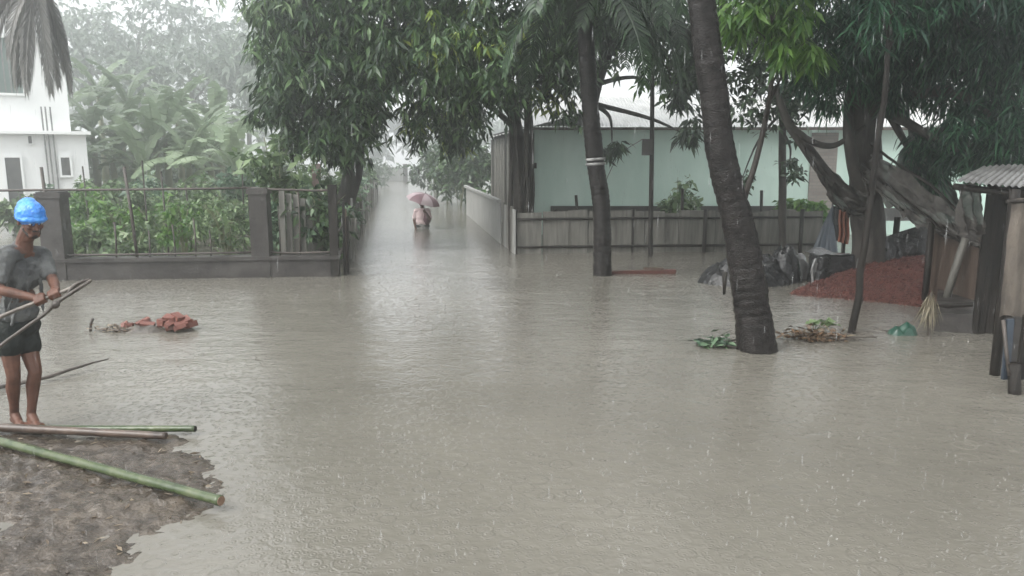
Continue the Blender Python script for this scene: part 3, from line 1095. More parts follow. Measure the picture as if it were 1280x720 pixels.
# slatted hut behind it
root = thing('slatted_hut', (f0 + f1) / 2 + Vector((1.0, 0, 0)), 'dim hut wall of upright slats behind the pale lane fence', 'hut')
g0, g1 = P(620, 290) + Vector((.75, -1.2, 0)), f1 + Vector((.9, 0, 0))
gl = (g1 - g0).length
n_ = 18
for i in range(n_):
    a = g0.lerp(g1, (i + .5) / n_)
    MB().box(a + Vector((0, 0, 1.05)), (.04, gl / n_ * .72, 3.1), Matrix.Rotation(math.atan2(-(g1 - g0).x, (g1 - g0).y), 3, 'Z')).build('slat', R.choice(('wood', 'darkwood', 'brownwood', 'wood')), root)
MB().box(g0.lerp(g1, .5) + Vector((.1, 0, 1.2)), (.05, gl, 3.2), Matrix.Rotation(math.atan2(-(g1 - g0).x, (g1 - g0).y), 3, 'Z')).build('back_panel', 'darkwood', root)
MB().sheet(lambda u, v: g0.lerp(g1, u) + Vector((-.25 + 2.2 * v, -.3 + .6 * u, 2.65 + .55 * v + .02 * math.sin(60 * u))), 60, 2).build('roof', 'rusttin', root, True)
# roadside bushes right
for i, (px, Y, h, rad) in enumerate(((560, 33, 2.6, 1.3), (545, 40, 2.6, 1.4), (575, 31, 2.4, 1.2), (590, 36, 3.2, 1.5), (600, 31, 3.0, 1.2))):
    bush('roadside_bush', 'dark rounded bush overhanging the right side of the far lane', px, Y, h, rad, 'mango', L=.22, n=190, per=7, group='bushes along the far lane', cat='bush')
for i, (px, Y, h, rad) in enumerate(((470, 52, 2.0, 1.2), (462, 46, 2.2, 1.2))):
    bush('roadside_bush', 'pale bush at the far left end of the flooded lane', px, Y, h, rad, 'far', L=.24, n=120, group='bushes at the far left of the lane', cat='bush')
p = P(497, 226)
root = thing('far_wall', p, 'small pale grey wall at the far end of the flooded lane', 'wall')
MB().box(p + Vector((-1, 0, .4)), (3.4, .3, 1.5)).build('wall_panel', 'paleboard', root)
for sx in (-2.7, .7):
    MB().box(p + Vector((sx, -.05, .5)), (.35, .42, 1.9)).build('pier', 'concrete', root)

# ================================================================== RIGHT BOARD FENCE
a0, a1 = P(646, 317), P(1024, 313)
root = thing('board_fence', (a0 + a1) / 2, 'long low fence of weathered grey boards in front of the mint house', 'fence')
x = a0.x
i = 0
while x < a1.x:
    w_ = R.choice((.2, .26, .32, .42, .55))
    t = (x - a0.x) / (a1.x - a0.x)
    y = a0.y + (a1.y - a0.y) * t + R.uniform(-.015, .015)
    h = .86 + R.uniform(-.035, .05) - (.06 if i % 9 == 4 else 0)
    le = R.uniform(-.02, .02)
    gap = R.choice((.004, .006, .012, .03))
    MB().prism([(x, y, -.55), (x + w_ - gap, y, -.55), (x + w_ - gap, y + .025, -.55), (x, y + .025, -.55)],
               [(x + le, y + .02, h), (x + w_ - gap + le, y + .02, h + R.uniform(-.025, .02)), (x + w_ - gap + le, y + .045, h), (x + le, y + .045, h)]).build('board', 'wood', root)
    x += w_
    i += 1
for zz in (.73, .14):
    MB().tube([(a0.x + (a1.x - a0.x) * t / 14, a0.y + (a1.y - a0.y) * t / 14 - .03, zz + .015 * mnoise.noise(Vector((t, zz, 0)))) for t in range(15)], .028, 6).build('rail', 'darkwood', root, True)
for px in (646, 694, 790, 880, 1000):
    p = Q(px, 315, (a0.y + a1.y) / 2 - .06)
    MB().tube([(p.x, p.y, -.55), (p.x, p.y + .01, .92)], .045, 7).build('post', 'darkwood', root, True)
# corner panel turning into the lane
root = thing('corner_boards', P(634, 316), 'upright pale grey boards at the lane corner beside the long board fence', 'boards')
for i in range(6):
    p = a0 + Vector((-.06, .06, 0)) + LD * (i * .3)
    MB().box(p + Vector((0, 0, .2 + .02 * (i % 2))), (.03, .285, 1.45 + .05 * (i % 3)), Matrix.Rotation(.152, 3, 'Z')).build('board', 'wood' if i % 2 else 'paleboard', root)

# ================================================================== MINT HOUSE (right)
MY = 20.0
mx = lambda px: Q(px, 200, MY).x
mz = lambda py: Q(900, py, MY).z
root = thing('mint_house', (mx(860), MY, -.5), 'long single storey house with mint green wall and pale tin roof behind the board fence', 'house')
MB().box(((mx(668) + mx(1013)) / 2, MY + 2, (mz(160) - .5) / 2), (mx(1013) - mx(668), 4, mz(160) + .5)).build('wall', 'mint', root)
MB().box(((mx(1012) + mx(1046)) / 2, MY + 1.96, (mz(166) - .5) / 2), (mx(1046) - mx(1013.2), 4, mz(166) + .5)).build('brick_wall', 'brickwall', root)
MB().box(((mx(1046.2) + mx(1330)) / 2, MY + 2, (mz(160) - .5) / 2), (mx(1330) - mx(1046.2), 4, mz(160) + .5)).build('wall', 'mint', root)
MB().box((mx(860), MY - .02, .25), (mx(1013) - mx(668) - .05, .06, 1.0)).build('plinth', 'concrete', root)
x0, x1 = mx(640), mx(1340)
ns = 9
for i in range(ns):
    xa, xb = x0 + (x1 - x0) * i / ns - .04, x0 + (x1 - x0) * (i + 1) / ns + .04
    dz = .008 * (i % 2)
    MB().sheet(lambda u, v: (xa + (xb - xa) * u, MY - .45 + 2.9 * v, mz(160) + .02 + .95 * v + dz + .018 * math.sin((xb - xa) * u / .09 * 6.28)), 110, 1).build('roof_sheet', 'tin', root, True)
MB().box(((x0 + x1) / 2, MY - .40, mz(160) - .03), (x1 - x0, .05, .07)).build('eave_beam', 'brownwood', root)
# small outbuilding with dark door post by the corner
root = thing('door_post', P(661, 308), 'dark upright timber post at the left end of the mint wall', 'post')
MB().box(Q(661, 250, 17.0) + Vector((0, 0, 0)), (.22, .12, 2.9)).build('post', 'darkwood', root)
MB().box(Q(661, 207, 17.0), (.34, .16, .12)).build('cap', 'darkwood', root)
for px, py0, py1, Y in ((727, 268, 244, 16.6), (853, 266, 236, 16.7), (952, 268, 238, 16.7)):
    a, b = Q(px, 300, Y), Q(px - 7 if px < 800 else px, py1, Y)
    o = MB().tube([(a.x, Y, -.4), b], .035, 6).build('fence_stick', 'darkwood', None, True)
    tag(o, {727: 'short slanting stick poking above the board fence by the palm with painted rings', 853: 'stubby upright stick behind the board fence beside the yellow shrub', 952: 'thin stick behind the board fence beside the near palm'}[px], 'stick')
bush('yellow_shrub', 'sparse yellow green shrub behind the board fence', 846, 17.3, 1.6, .55, 'garden', L=.16, n=42, group=None, cat='shrub')
for i in range(5):
    bush('lime_plant', 'small lime green plant along the foot of the mint wall', 985 + i * 10, 18.2, 1.0, .25, 'bright', L=.18, n=22, group='lime green plants by the mint wall')

# ================================================================== PALMS
b0 = P(946, 437)
Yn = b0.y
root = thing('leaning_palm', (b0.x, b0.y, -.5), 'big dark ringed palm trunk leaning over the water with leaf litter at its foot', 'palm tree')
tp = [b0 + Vector((.03, 0, -.5)), b0, Q(927, 300, Yn), Q(903, 200, Yn), Q(890, 100, Yn), Q(877, 0, Yn), Q(866, -160, Yn), Q(862, -330, Yn), Q(866, -480, Yn)]
palm_trunk(MB(), tp, [.25, .208, .160, .147, .140, .135, .128, .12, .11], 22, .085).build('trunk', 'palmbark', root, True)
top = tp[-1]
for k in range(16):
    put_frond(root, FR[k % 4], top + Vector((0, 0, .1)), k * 2.39 + .4, R.uniform(.95, 1.2), R.uniform(-.2, .2))
# bark flap low on the trunk
MB().tube([Q(906, 340, Yn - .18), Q(905, 368, Yn - .2)], [.03, .012], 6).build('bark_flap', 'darkwood', root, True)

b1 = P(753, 344)
Y1 = b1.y
root = thing('ringed_palm', (b1.x, b1.y, -.5), 'slimmer palm with a pale painted ring and drooping fronds standing in the flood', 'palm tree')
tp = [b1 + Vector((.02, 0, -.5)), b1, Q(752, 262, Y1), Q(744, 200, Y1), Q(736, 110, Y1), Q(731, 20, Y1), Q(728, -40, Y1)]
palm_trunk(MB(), tp, [.17, .155, .15, .15, .14, .13, .12], 16, .08).build('trunk', 'palmbark', root, True)
for py in (199, 205):
    MB().tube([Q(744.5, py, Y1) + Vector((0, 0, -.022)), Q(744.3, py, Y1) + Vector((0, 0, .022))], .168, 18).build('painted_ring', 'paint', root, True)
top = tp[-1]
for k in range(13):
    put_frond(root, FR[k % 3 + 1], top + Vector((0, 0, .1)), k * 2.39 + 1.1, R.uniform(.9, 1.1), R.uniform(-.15, .15))
for az, sc in ((-.25, .85), (-1.0, 1.0), (-.75, .8), (3.6, .9), (.2, .95)):
    put_frond(root, FR[3], top + Vector((0, 0, .0)), az, sc)

# young palm between, hanging fronds in front of the mint roof
c0 = Q(806, 300, 14.2)
root = thing('young_palm', (c0.x, c0.y, -.5), 'palm with fanned dark fronds hanging before the tin roof', 'palm tree')
tz = Q(806, -20, 14.2)
MB().tube(smooth_path([Vector((Q(925, 300, 14.9).x, 14.9, -.5)), Q(915, 270, 14.8), Q(898, 170, 14.6), Q(868, 60, 14.4), tz], 6), lerp_list([.10, .09, .085, .08, .08], 6), 10).build('trunk', 'palmbark', root, True)
for k, (az, sc, v) in enumerate(((-2.6, .75, 3), (-1.9, .8, 3), (-1.2, .75, 3), (-.5, .8, 3), (.3, .8, 2), (1.5, .9, 1), (2.6, .9, 2), (3.4, .8, 2), (-1.57, 1.0, 2), (.9, .9, 1), (2.0, .9, 0), (-2.2, .95, 2))):
    put_frond(root, FR[v], tz, az, sc, R.uniform(-.2, .2))

# left palm with dry hanging fronds
c0 = Q(-120, 330, 15.0)
root = thing('dry_palm', (c0.x, c0.y, -.5), 'palm with grey dry fronds hanging in front of the white house', 'palm tree')
tz = Q(46, -30, 15.0)
MB().tube(smooth_path([(c0.x, 15.0, -.5), Q(-80, 180, 15.0), Q(-25, 40, 15), tz], 8), lerp_list([.17, .14, .13, .12], 8), 14).build('trunk', 'greybark', root, True)
for k, (az, sc, v) in enumerate(((-1.3, 1.0, 0), (-1.8, 1.05, 0), (1.3, 1.0, 0), (-2.2, 1.0, 0), (1.9, .95, 0), (-2.7, .85, 1), (2.6, .95, 0), (-1.57, .95, 1), (3.1, .9, 0), (-1.05, 1.05, 0), (1.57, 1.0, 1))):
    put_frond(root, FRD[v], tz + Vector((0, 0, -.05)), az, sc * .84, R.uniform(-.15, .15), 'dry_frond')
for k in range(9):
    put_frond(root, FR[0], tz, k * 2.39, 1.0, R.uniform(-.15, .15))

# ================================================================== TREES
lt = lane_l0 + LD * 4.2 + LN * -.75
Yt = lt.y
tree('mango_tree', 'dense dark mango tree overhanging the left side of the lane and the garden', [(lt.x, lt.y, -.5), Q(443, 205, Yt), Q(440, 110, Yt), Q(445, 20, Yt)], [.26, .2, .18, .12],
     [E(405, 70, Yt - 1, 66, 80, 1.5), E(355, 75, Yt - .6, 34, 70, 1.2), E(385, 0, Yt, 70, 60, 1.8), E(440, 140, Yt - .8, 42, 52, 1.0), E(398, 160, Yt - .8, 34, 34, .9), E(470, 60, Yt - .6, 60, 75, 1.5), E(430, -90, Yt, 110, 70, 2.2), E(430, -220, Yt, 120, 75, 2.4), E(336, 135, Yt - .4, 22, 34, .6), E(420, 185, Yt - .9, 40, 22, .7), E(460, 120, Yt - 1.2, 34, 60, .7), E(365, 150, Yt - .6, 30, 40, .7)],  # highest crown mass is unseen, added to darken reflections in the flood
     4000, 8, .19, .29, 'mango', young=.10, ymat='garden', down=.7, droop=.3, clump=.20, per_clump=12, twigs=90)
Yr = 16.9
c0 = Q(652, 250, Yr)
rt = tree('mango_tree', 'dense mango tree on many dark stems at the lane corner behind the board fence', [(c0.x, Yr, -.5), Q(650, 240, Yr), Q(644, 150, Yr), Q(622, 60, Yr)], [.22, .18, .14, .11],
     [E(560, 50, Yr - .8, 70, 70, 1.6), E(645, 50, Yr - .8, 75, 75, 1.6), E(600, 110, Yr - 1, 52, 46, 1.2), E(690, 95, Yr - .6, 45, 42, 1.1), E(530, 105, Yr - .4, 40, 55, 1.2), E(510, 20, Yr, 55, 70, 1.8), E(600, -80, Yr, 140, 70, 2.4), E(610, -220, Yr, 170, 80, 2.6), E(560, 150, Yr + 1.5, 60, 28, .9), E(720, 30, Yr, 55, 60, 1.4)],  # topmost mass added above view, keeps bright sky out of the water's reflection
     4500, 8, .19, .29, 'mango', young=.07, ymat='young', down=.7, droop=.3, clump=.20, per_clump=12, twigs=90)
for i in range(10):
    px = 637 + i * 3.0 + R.uniform(-1, 1)
    a = Q(px + R.uniform(-3, 3), 262, Yr - .35 + R.uniform(-.15, .3))
    b = Q(px + R.uniform(-10, 10), R.uniform(90, 130), Yr - .3)
    MB().tube(wobble(smooth_path([(a.x, a.y, -.5), a, a.lerp(b, .5) + Vector((R.uniform(-.06, .06), 0, 0)), b], 5), .05, 1.5, i), R.uniform(.022, .045), 6).build('stem', 'bark', rt, True)
# darker tree behind the palms
Y3 = 17.8
c0 = Q(775, 260, Y3)
tree('broadleaf_tree', 'shadowy broadleaf tree above the tin roof behind the two palms', [Vector((Q(752, 260, Y3).x, Y3, -.5)), Q(748, 200, Y3), Q(742, 130, Y3), Q(775, 30, Y3)], [.13, .12, .11, .09],
     [E(790, 20, Y3, 75, 60, 1.6), E(850, 60, Y3 - .5, 50, 60, 1.2), E(740, -20, Y3, 80, 60, 1.8), E(860, 170, Y3 - 1, 22, 22, .5), E(765, 178, Y3 - 1, 26, 20, .5), E(840, 110, Y3 - .6, 40, 35, .8), E(850, -70, Y3, 110, 70, 2)],
     1500, 8, .2, .3, 'dark', young=.07, ymat='bright', down=.65, clump=.22, per_clump=10)
# slim small-leaved tree before the mint house
t4 = P(979, 322)
Y4 = t4.y
tree('slim_tree', 'slim upright small-leaved tree in front of the mint wall', [t4 + Vector((0, 0, -.5)), Q(979, 250, Y4), Q(977, 165, Y4), Q(985, 60, Y4)], [.085, .078, .07, .05],
     [E(935, 128, Y4, 62, 34, .9), E(1000, 118, Y4, 50, 40, .9), E(960, 60, Y4, 80, 50, 1.2), E(900, 60, Y4, 50, 60, 1.0), E(980, -40, Y4, 110, 70, 1.6), E(985, 215, Y4 - .2, 16, 26, .3), E(925, 230, Y4 - .2, 12, 22, .25)],
     1150, 7, .13, .45, 'dark', down=.4, clump=.24, per_clump=9, bark='bark')
# diagonal stem with bright young leaves
Y6 = 11.2
c0 = Q(921, 330, Y6)
tree('sapling', 'slanting sapling with fresh bright green leaves above the near palm', [(c0.x, Y6, -.5), Q(925, 285, Y6), Q(943, 205, Y6), Q(962, 120, Y6), Q(968, 10, Y6)], [.06, .05, .042, .035, .025],
     [E(965, 28, Y6 - .6, 40, 38, .6), E(1000, 62, Y6 - .7, 24, 30, .4), E(925, 30, Y6 - .5, 20, 30, .4), E(960, -50, Y6, 80, 50, .9)],
     330, 9, .2, .24, 'bright', down=.8, droop=.3, clump=.22, per_clump=9, nlimb=6, twigs=40)
# big tree with grey trunk and feathery crown
t5 = P(1086, 350)
Y5 = t5.y
ft = tree('feathery_tree', 'big grey trunked tree with dark feathery foliage over the tarpaulins and tin shed', [t5 + Vector((0, 0, -.5)), Q(1086, 300, Y5), Q(1082, 200, Y5), Q(1082, 100, Y5), Q(1090, -30, Y5)], [.30, .27, .25, .24, .18],
     [E(1080, 40, Y5 - .6, 70, 70, 1.2), E(1185, 45, Y5 - 1, 85, 80, 1.4), E(1260, 60, Y5 - 1.6, 80, 90, 1.4), E(1245, 150, Y5 - 2.2, 70, 62, 1.0), E(1160, 175, Y5 - .8, 46, 36, .7), E(1200, 190, Y5 - 1.6, 60, 34, .7), E(1040, 90, Y5 - .6, 40, 50, .8), E(1150, -80, Y5, 200, 80, 2.2), E(1290, 190, Y5 - 2.4, 50, 50, .8), E(1150, 212, Y5 - .5, 46, 24, .5), E(1120, 110, Y5 - .8, 30, 40, .6), E(1200, -60, Y5 - 2.5, 150, 60, 1.6), E(1120, -160, Y5 - 3.5, 240, 70, 1.8), E(1300, -60, Y5 - 3.5, 120, 120, 1.6)],  # last three crown masses, mostly out of view, added to shade the right side
     6200, 12, .18, .13, 'feather', 'greybark', down=.7, droop=.35, clump=.17, per_clump=16, spread=.12, nlimb=12, twigs=140)
pth = smooth_path([Q(1078, 262, Y5 - .2), Q(1040, 225, Y5 - .3), Q(1012, 190, Y5 - .3), Q(985, 152, Y5 - .3), Q(970, 110, Y5 - .3)], 6)
MB().tube(wobble(pth, .05, 2), lerp_list([.12, .11, .095, .07, .04], 6), 9).build('limb', 'greybark', ft, True)
pth = smooth_path([Q(988, 156, Y5 - .35), Q(1012, 176, Y5 - .4), Q(1040, 182, Y5 - .4), Q(1062, 172, Y5 - .4), Q(1080, 158, Y5 - .3)], 6)
MB().tube(wobble(pth, .03, 2), lerp_list([.05, .05, .045, .04, .035], 6), 8).build('limb', 'greybark', ft, True)
pth = smooth_path([Q(1085, 250, Y5 - .25), Q(1068, 215, Y5 - .35), Q(1062, 170, Y5 - .4), Q(1058, 110, Y5 - .3)], 6)
MB().tube(wobble(pth, .04, 2), lerp_list([.14, .10, .085, .06], 6), 8).build('limb', 'greybark', ft, True)

# leaning dark stem standing in the water
s0 = P(1066, 416)
Ys = s0.y
root = thing('leaning_sapling', (s0.x, Ys, -.5), 'thin dark stem leaning right out of the water beside the near palm', 'tree')
pth = smooth_path([s0 + Vector((-.04, 0, -.5)), s0, Q(1077, 330, Ys), Q(1088, 250, Ys), Q(1099, 160, Ys), Q(1112, 60, Ys), Q(1122, -60, Ys)], 6)
MB().tube(wobble(pth, .03, 2.5), lerp_list([.045, .043, .04, .038, .035, .03, .02], 6), 9).build('stem', 'darkwood', root, True)
for pa_, ta_, ra_ in (((1088, 250), (1097, 205), .014), ((1088, 250), (1070, 205), .012), ((1112, 60), (1150, 0), .016), ((1112, 60), (1080, 10), .014)):
    lb = MB()
    limbs(lb, Q(*pa_, Ys), [Q(*ta_, Ys)], ra_, R)
    lb.build('twig', 'darkwood', root, True)
foliage('leaves', crown_points([E(1125, 0, Ys, 50, 40, .5)], 60, .3, 6), 8, .15, .14, 'feather', root, .6)

# utility pole
p0 = P(813, 320)
Yp = p0.y
root = thing('thin_pole', (p0.x, Yp, -.5), 'thin dark pole with a small box standing in the flood before the board fence', 'pole')
MB().tube([p0 + Vector((0, 0, -.5)), p0, Q(815, 180, Yp), Q(816, 60, Yp), Q(817, -80, Yp)], [.05, .05, .046, .042, .04], 9).build('shaft', 'darkwood', root, True)
MB().box(Q(809, 184, Yp - .09), (.2, .1, .32)).build('box', 'concrete', root)
for q in (175, 193):
    MB().box(Q(812, q, Yp - .03), (.14, .12, .03)).build('bracket', 'iron', root)
MB().tube(smooth_path([Q(803, 174, Yp), Q(770, 200, Yp + 2), Q(744, 260, Yp + 3)], 6), .008, 4).build('cable', 'iron', root)
# floating plank by the palm
a, b = P(764, 342), P(844, 342)
root = thing('floating_plank', (a + b) / 2, 'reddish plank afloat beside the palm with the painted ring', 'plank')
MB().prism([a + Vector((0, -.03, -.03)), b + Vector((0, -.04, -.03)), b + Vector((0, .04, -.03)), a + Vector((0, .03, -.03))], [a + Vector((0, -.04, .045)), b + Vector((0, -.06, .075)), b + Vector((0, .05, .075)), a + Vector((0, .05, .045))]).build('plank', 'chips', root)
MB().box(a.lerp(b, .66) + Vector((0, 0, .085)), (.34, .09, .05)).build('cleat', 'brownwood', root)

# ================================================================== RIGHT HAND YARD: tarps, sand, shed
def mound(name, c, rx, ry, h, mat, label, cat, wr=.05, wf=3.0, rot=0., skew=(0, 0), prof=1.0, nr=22, na=64, kind=None, ridge=0.0, smooth=True):
    V, F = [], []
    for i in range(nr + 1):
        r = i / nr
        for j in range(na):
            a = 2 * math.pi * j / na
            x, y = r * math.cos(a) * rx, r * math.sin(a) * ry
            X, Y = x * math.cos(rot) - y * math.sin(rot), x * math.sin(rot) + y * math.cos(rot)
            f = max(0, 1 - r ** 1.6) ** prof
            px_, py_ = c[0] + X + skew[0] * f, c[1] + Y + skew[1] * f
            nzv = Vector((px_ * wf, py_ * wf, 2.2))
            k = mnoise.noise(nzv) + .5 * mnoise.noise(nzv * 2.1) + ridge * (1 - abs(mnoise.noise(nzv * 1.3)) * 3)
            V.append((px_ + .3 * wr * k, py_, c[2] - .16 + (h + .16) * f + wr * k * min(1, 2.2 * (1 - r) + .15)))
    for i in range(nr):
        for j in range(na):
            F.append((i * na + j, i * na + (j + 1) % na, (i + 1) * na + (j + 1) % na, (i + 1) * na + j))
    o = np_obj(name, V, F, mat, None, smooth)
    return tag(o, label, cat, kind=kind)


m0 = P(938, 357)
mound('plastic_covered_heap', (m0.x, m0.y + .35, 0), .80, .55, .42, 'tarp', 'low heap under crumpled black plastic behind the near palm', 'heap', .085, 4.2, prof=.5, ridge=.75, na=120, nr=46)
m1 = P(986, 355)
mound('plastic_bundle', (m1.x, m1.y + .3, 0), .30, .3, .56, 'tarp', 'taller crumpled black plastic bundle topping the heap behind the near palm', 'bundle', .10, 5.5, prof=.45, ridge=.8, na=96, nr=40)
m2 = P(1010, 352)
mound('plastic_bundle', (m2.x, m2.y + .5, 0), .26, .28, .36, 'darkplastic', 'crumpled grey plastic bundle between the black heap and the covered crate', 'bundle', .06, 4.5, prof=.6, ridge=.6, na=72, nr=30)

# covered crate: box draped in dark sheet with pale folded edges
c0 = P(1045, 356)
root = thing('covered_crate', (c0.x, c0.y + .25, -.4), 'squat crate wrapped in dark plastic beside the red brick chip pile', 'crate')


def drape(u, v):
    a = u * 2 * math.pi
    e = 5.0
    r = 1 / (abs(math.cos(a)) ** e + abs(math.sin(a)) ** e) ** (1 / e)
    h = .47 * (1 - (v - .3) / .7) if v > .3 else .47 - .02 * math.sin(v * 9)
    k = min(1, v / .3)
    f = 1 + (.12 + .10 * math.sin(a * 7) + .05 * math.sin(a * 17 + 1)) * max(0, v - .3)
    return (c0.x + .3 * r * math.cos(a) * k * f, c0.y + .25 + .26 * r * math.sin(a) * k * f, h - .08 * max(0, v - .3) + .02 * mnoise.noise(Vector((u * 9, v * 5, 0))))


MB().sheet(drape, 72, 20).build('plastic_cover', 'tarp', root, True)
for px, lean in ((1022, -.04), (1076, .05)):
    q = P(px, 357)
    MB().sheet(lambda u, v: (q.x + .09 * (u - .5) + lean * (1 - v) + .02 * math.sin(v * 7), q.y + .12 - .03 * math.sin(u * 6.28), -.1 + .52 * v), 8, 8).build('fold', 'greyplastic', root, True)
MB().sheet(lambda u, v: (c0.x + .62 * (u - .5), c0.y + .3 + .5 * (v - .5), .475 + .06 * math.sin(u * 5) * v + .03 * mnoise.noise(Vector((u * 6, v * 6, 4)))), 14, 10).build('top_sheet', 'tarp', root, True)

# blue tarp hung from a stick like a narrow tent
c1 = P(1028, 322)
root = thing('blue_tarp', (c1.x, c1.y, -.4), 'narrow blue grey tarpaulin hanging tent-like from a stick before the board fence', 'tarpaulin')
ap = Q(1041, 256, c1.y)
MB().tube([(ap.x + .02, c1.y + .05, -.5), ap + Vector((.02, .05, .05))], .02, 6).build('stick', 'darkwood', root)


def tent(u, v):
    a = math.pi * (1.02 + .96 * u)
    k = (1 - v) ** .9
    fold = 1 + .12 * math.sin(u * 26 + 2 * v) * (1 - v)
    x = ap.x + (.30 * math.cos(a) * fold - .13) * k
    y = c1.y + .22 * math.sin(a) * k * fold
    return (x, y, -.08 + (ap.z + .08) * v)


MB().sheet(tent, 48, 16).build('sheet', 'bluetarp', root, True)
MB().sheet(lambda u, v: (ap.x + .03 + .16 * u - .05 * v, c1.y - .08 + .02 * math.sin(u * 14), .35 + (ap.z - .37) * v), 12, 8).build('flap', 'tarp', root, True)

c2 = Q(1054, 300, 13.6)
root = thing('orange_cloth', (c2.x, 13.6, -.4), 'orange brown cloth strip hanging on a short post by the blue tarpaulin', 'cloth')
MB().tube([(c2.x + .03, 13.64, -.5), (c2.x + .03, 13.64, Q(1054, 258, 13.6).z)], .035, 7).build('post', 'darkwood', root)
MB().sheet(lambda u, v: (c2.x - .11 + .2 * u + .015 * math.sin(v * 6), 13.58 - .035 * math.sin(u * 16), Q(1054, 302 - 40 * v, 13.6).z - .05 * u), 20, 6).build('cloth', 'orange', root, True)

# red brick chip pile
pl_, pr_ = P(992, 369), P(1172, 386)
pv_rows, nU, nV = [], 70, 30
for i in range(nU + 1):
    u = i / nU
    fx = pl_.lerp(pr_, u)
    hu = .44 * min(1.0, u * 1.02) ** .9
    for j in range(nV + 1):
        v = j / nV
        yy = fx.y - .12 + v * (.35 + 1.75 * min(1, u * 1.6))
        xx = fx.x + (yy - fx.y) * .42
        prof = min(1.0, (v * 1.25)) ** .85
        k_ = mnoise.noise(Vector((xx * 3, yy * 3, 1))) * .03 + mnoise.noise(Vector((xx * 9, yy * 9, 4))) * .015
        pv_rows.append((xx, yy, -.06 + (hu + .08) * prof + k_ * (.3 + prof)))
pf_ = [(i * (nV + 1) + j, (i + 1) * (nV + 1) + j, (i + 1) * (nV + 1) + j + 1, i * (nV + 1) + j + 1) for i in range(nU) for j in range(nV)]
pile = tag(np_obj('brick_chip_pile', pv_rows, pf_, 'chips', None, True), 'red wedge-shaped pile of broken brick chips sloping down into the flood', 'pile')
pv = [v.co + pile.location for v in pile.data.vertices]
cv, cf = [], []
for i in range(3600):
    v = pv[R.randrange(len(pv))]
    if v.z < -.02:
        continue
    s = R.uniform(.010, .026)
    cf.append(OCTF + 6 * len(cv))
    cv.append(OCT * s * rng.uniform(.5, 1.3, (6, 3)) + np.array([v.x + R.uniform(-.03, .03), v.y + R.uniform(-.03, .03), v.z + s * .2]))
o = np_obj('chips', np.concatenate(cv), np.concatenate(cf), 'chips', pile)
o['kind'] = 'stuff'

# black plastic screen behind the pile
YB = 12.3
root = thing('plastic_screen', Q(1120, 345, YB), 'dark black plastic sheet stretched between posts behind the red pile', 'screen')


def scr(u, v):
    px = 1084 + 150 * u
    top_ = 296 - 30 * u if u < .5 else 281 - 8 * (u - .5)
    zt = Q(px, top_, YB).z
    p = Q(px, 300, YB)
    return (p.x, YB + .06 * math.sin(u * 21 + v * 2) + .05 * mnoise.noise(Vector((u * 8, v * 4, 1))), -.3 + (zt + .3) * v - .05 * math.sin(u * 9) * v)


MB().sheet(scr, 60, 14).build('sheet', 'tarp', root, True)
for px, top_ in ((1088, 258), (1118, 272), (1158, 262)):
    p = Q(px, 300, YB + .12)
    MB().tube([(p.x, YB + .12, -.5), (p.x + .02, YB + .12, Q(px, top_, YB).z)], .05, 7).build('post', 'darkwood', root, True)
MB().box(Q(1110, 268, YB + .9), (1.1, .05, .22)).build('pale_board', 'paleboard', root)

# shed
YS = 9.0
root = thing('tin_shed', Q(1230, 412, 8.6), 'low dark plank shed with a weathered corrugated tin roof at the water edge', 'shed')
e0, e1 = Q(1194, 226, 7.6), Q(1420, 250, 6.9)
r0, r1 = Q(1228, 209, 8.9), Q(1420, 196, 9.4)
N = 26
for i in range(3):
    ua, ub = i / 3 - .01, (i + 1) / 3 + .01

    def rf(u, v, ua=ua, ub=ub, i=i):
        t = ua + (ub - ua) * u
        p = e0.lerp(e1, t).lerp(r0.lerp(r1, t), v)
        return p + Vector((0, 0, .010 * math.sin(t * 2.2 / .085 * 6.28) + .006 * i + .02 * mnoise.noise(p * 2)))

    MB().sheet(rf, 90, 4).build('roof_sheet', 'rusttin', root, True)
MB().tube([e0 + Vector((.05, .12, -.06)), e1 + Vector((0, .12, -.06))], .035, 7).build('eave_pole', 'darkwood', root, True)
x = Q(1226, 300, 8.55).x
i = 0
while x < 7.2:
    w_ = R.uniform(.1, .17)
    h = 1.72 + R.uniform(-.05, .03)
    MB().box((x + w_ / 2, 8.55 + .02 * (i % 2), (h - .5) / 2), (w_ - .008, .025, h + .5), Matrix.Rotation(R.uniform(-.012, .012), 3, 'Y')).build('plank', 'darkwood', root)
    x += w_
    i += 1
for px, py, Yp_ in ((1219, 416, 8.5), (1242, 416, 8.3)):
    p = P(px, py)
    MB().tube([(p.x, p.y, -.5), (p.x + .02, p.y, 1.75)], .05, 8).build('post', 'darkwood', root, True)
# side wall going back: brown boards with brace
q0, q1 = Q(1164, 300, 10.6), Q(1226, 300, 9.4)
n_ = 8
for i in range(n_):
    a, b = q0.lerp(q1, i / n_), q0.lerp(q1, (i + .94) / n_)
    za = Q(1195, 282, 10.0).z + R.uniform(-.05, .04)
    MB().prism([(a.x, a.y, .03), (b.x, b.y, .03), (b.x, b.y + .03, .03), (a.x, a.y + .03, .03)], [(a.x, a.y, za), (b.x, b.y, za), (b.x, b.y + .03, za), (a.x, a.y + .03, za)]).build('side_board', 'brownwood', root)
p = Q(1160, 330, 10.3)
MB().tube([(p.x, 10.3, -.5), (p.x + .0, 10.3, Q(1160, 278, 10.3).z)], .045, 7).build('post', 'darkwood', root, True)
MB().tube([Q(1181, 380, 9.7), Q(1193, 340, 9.65), Q(1207, 298, 9.6)], .05, 7).build('brace', 'wood', root, True)
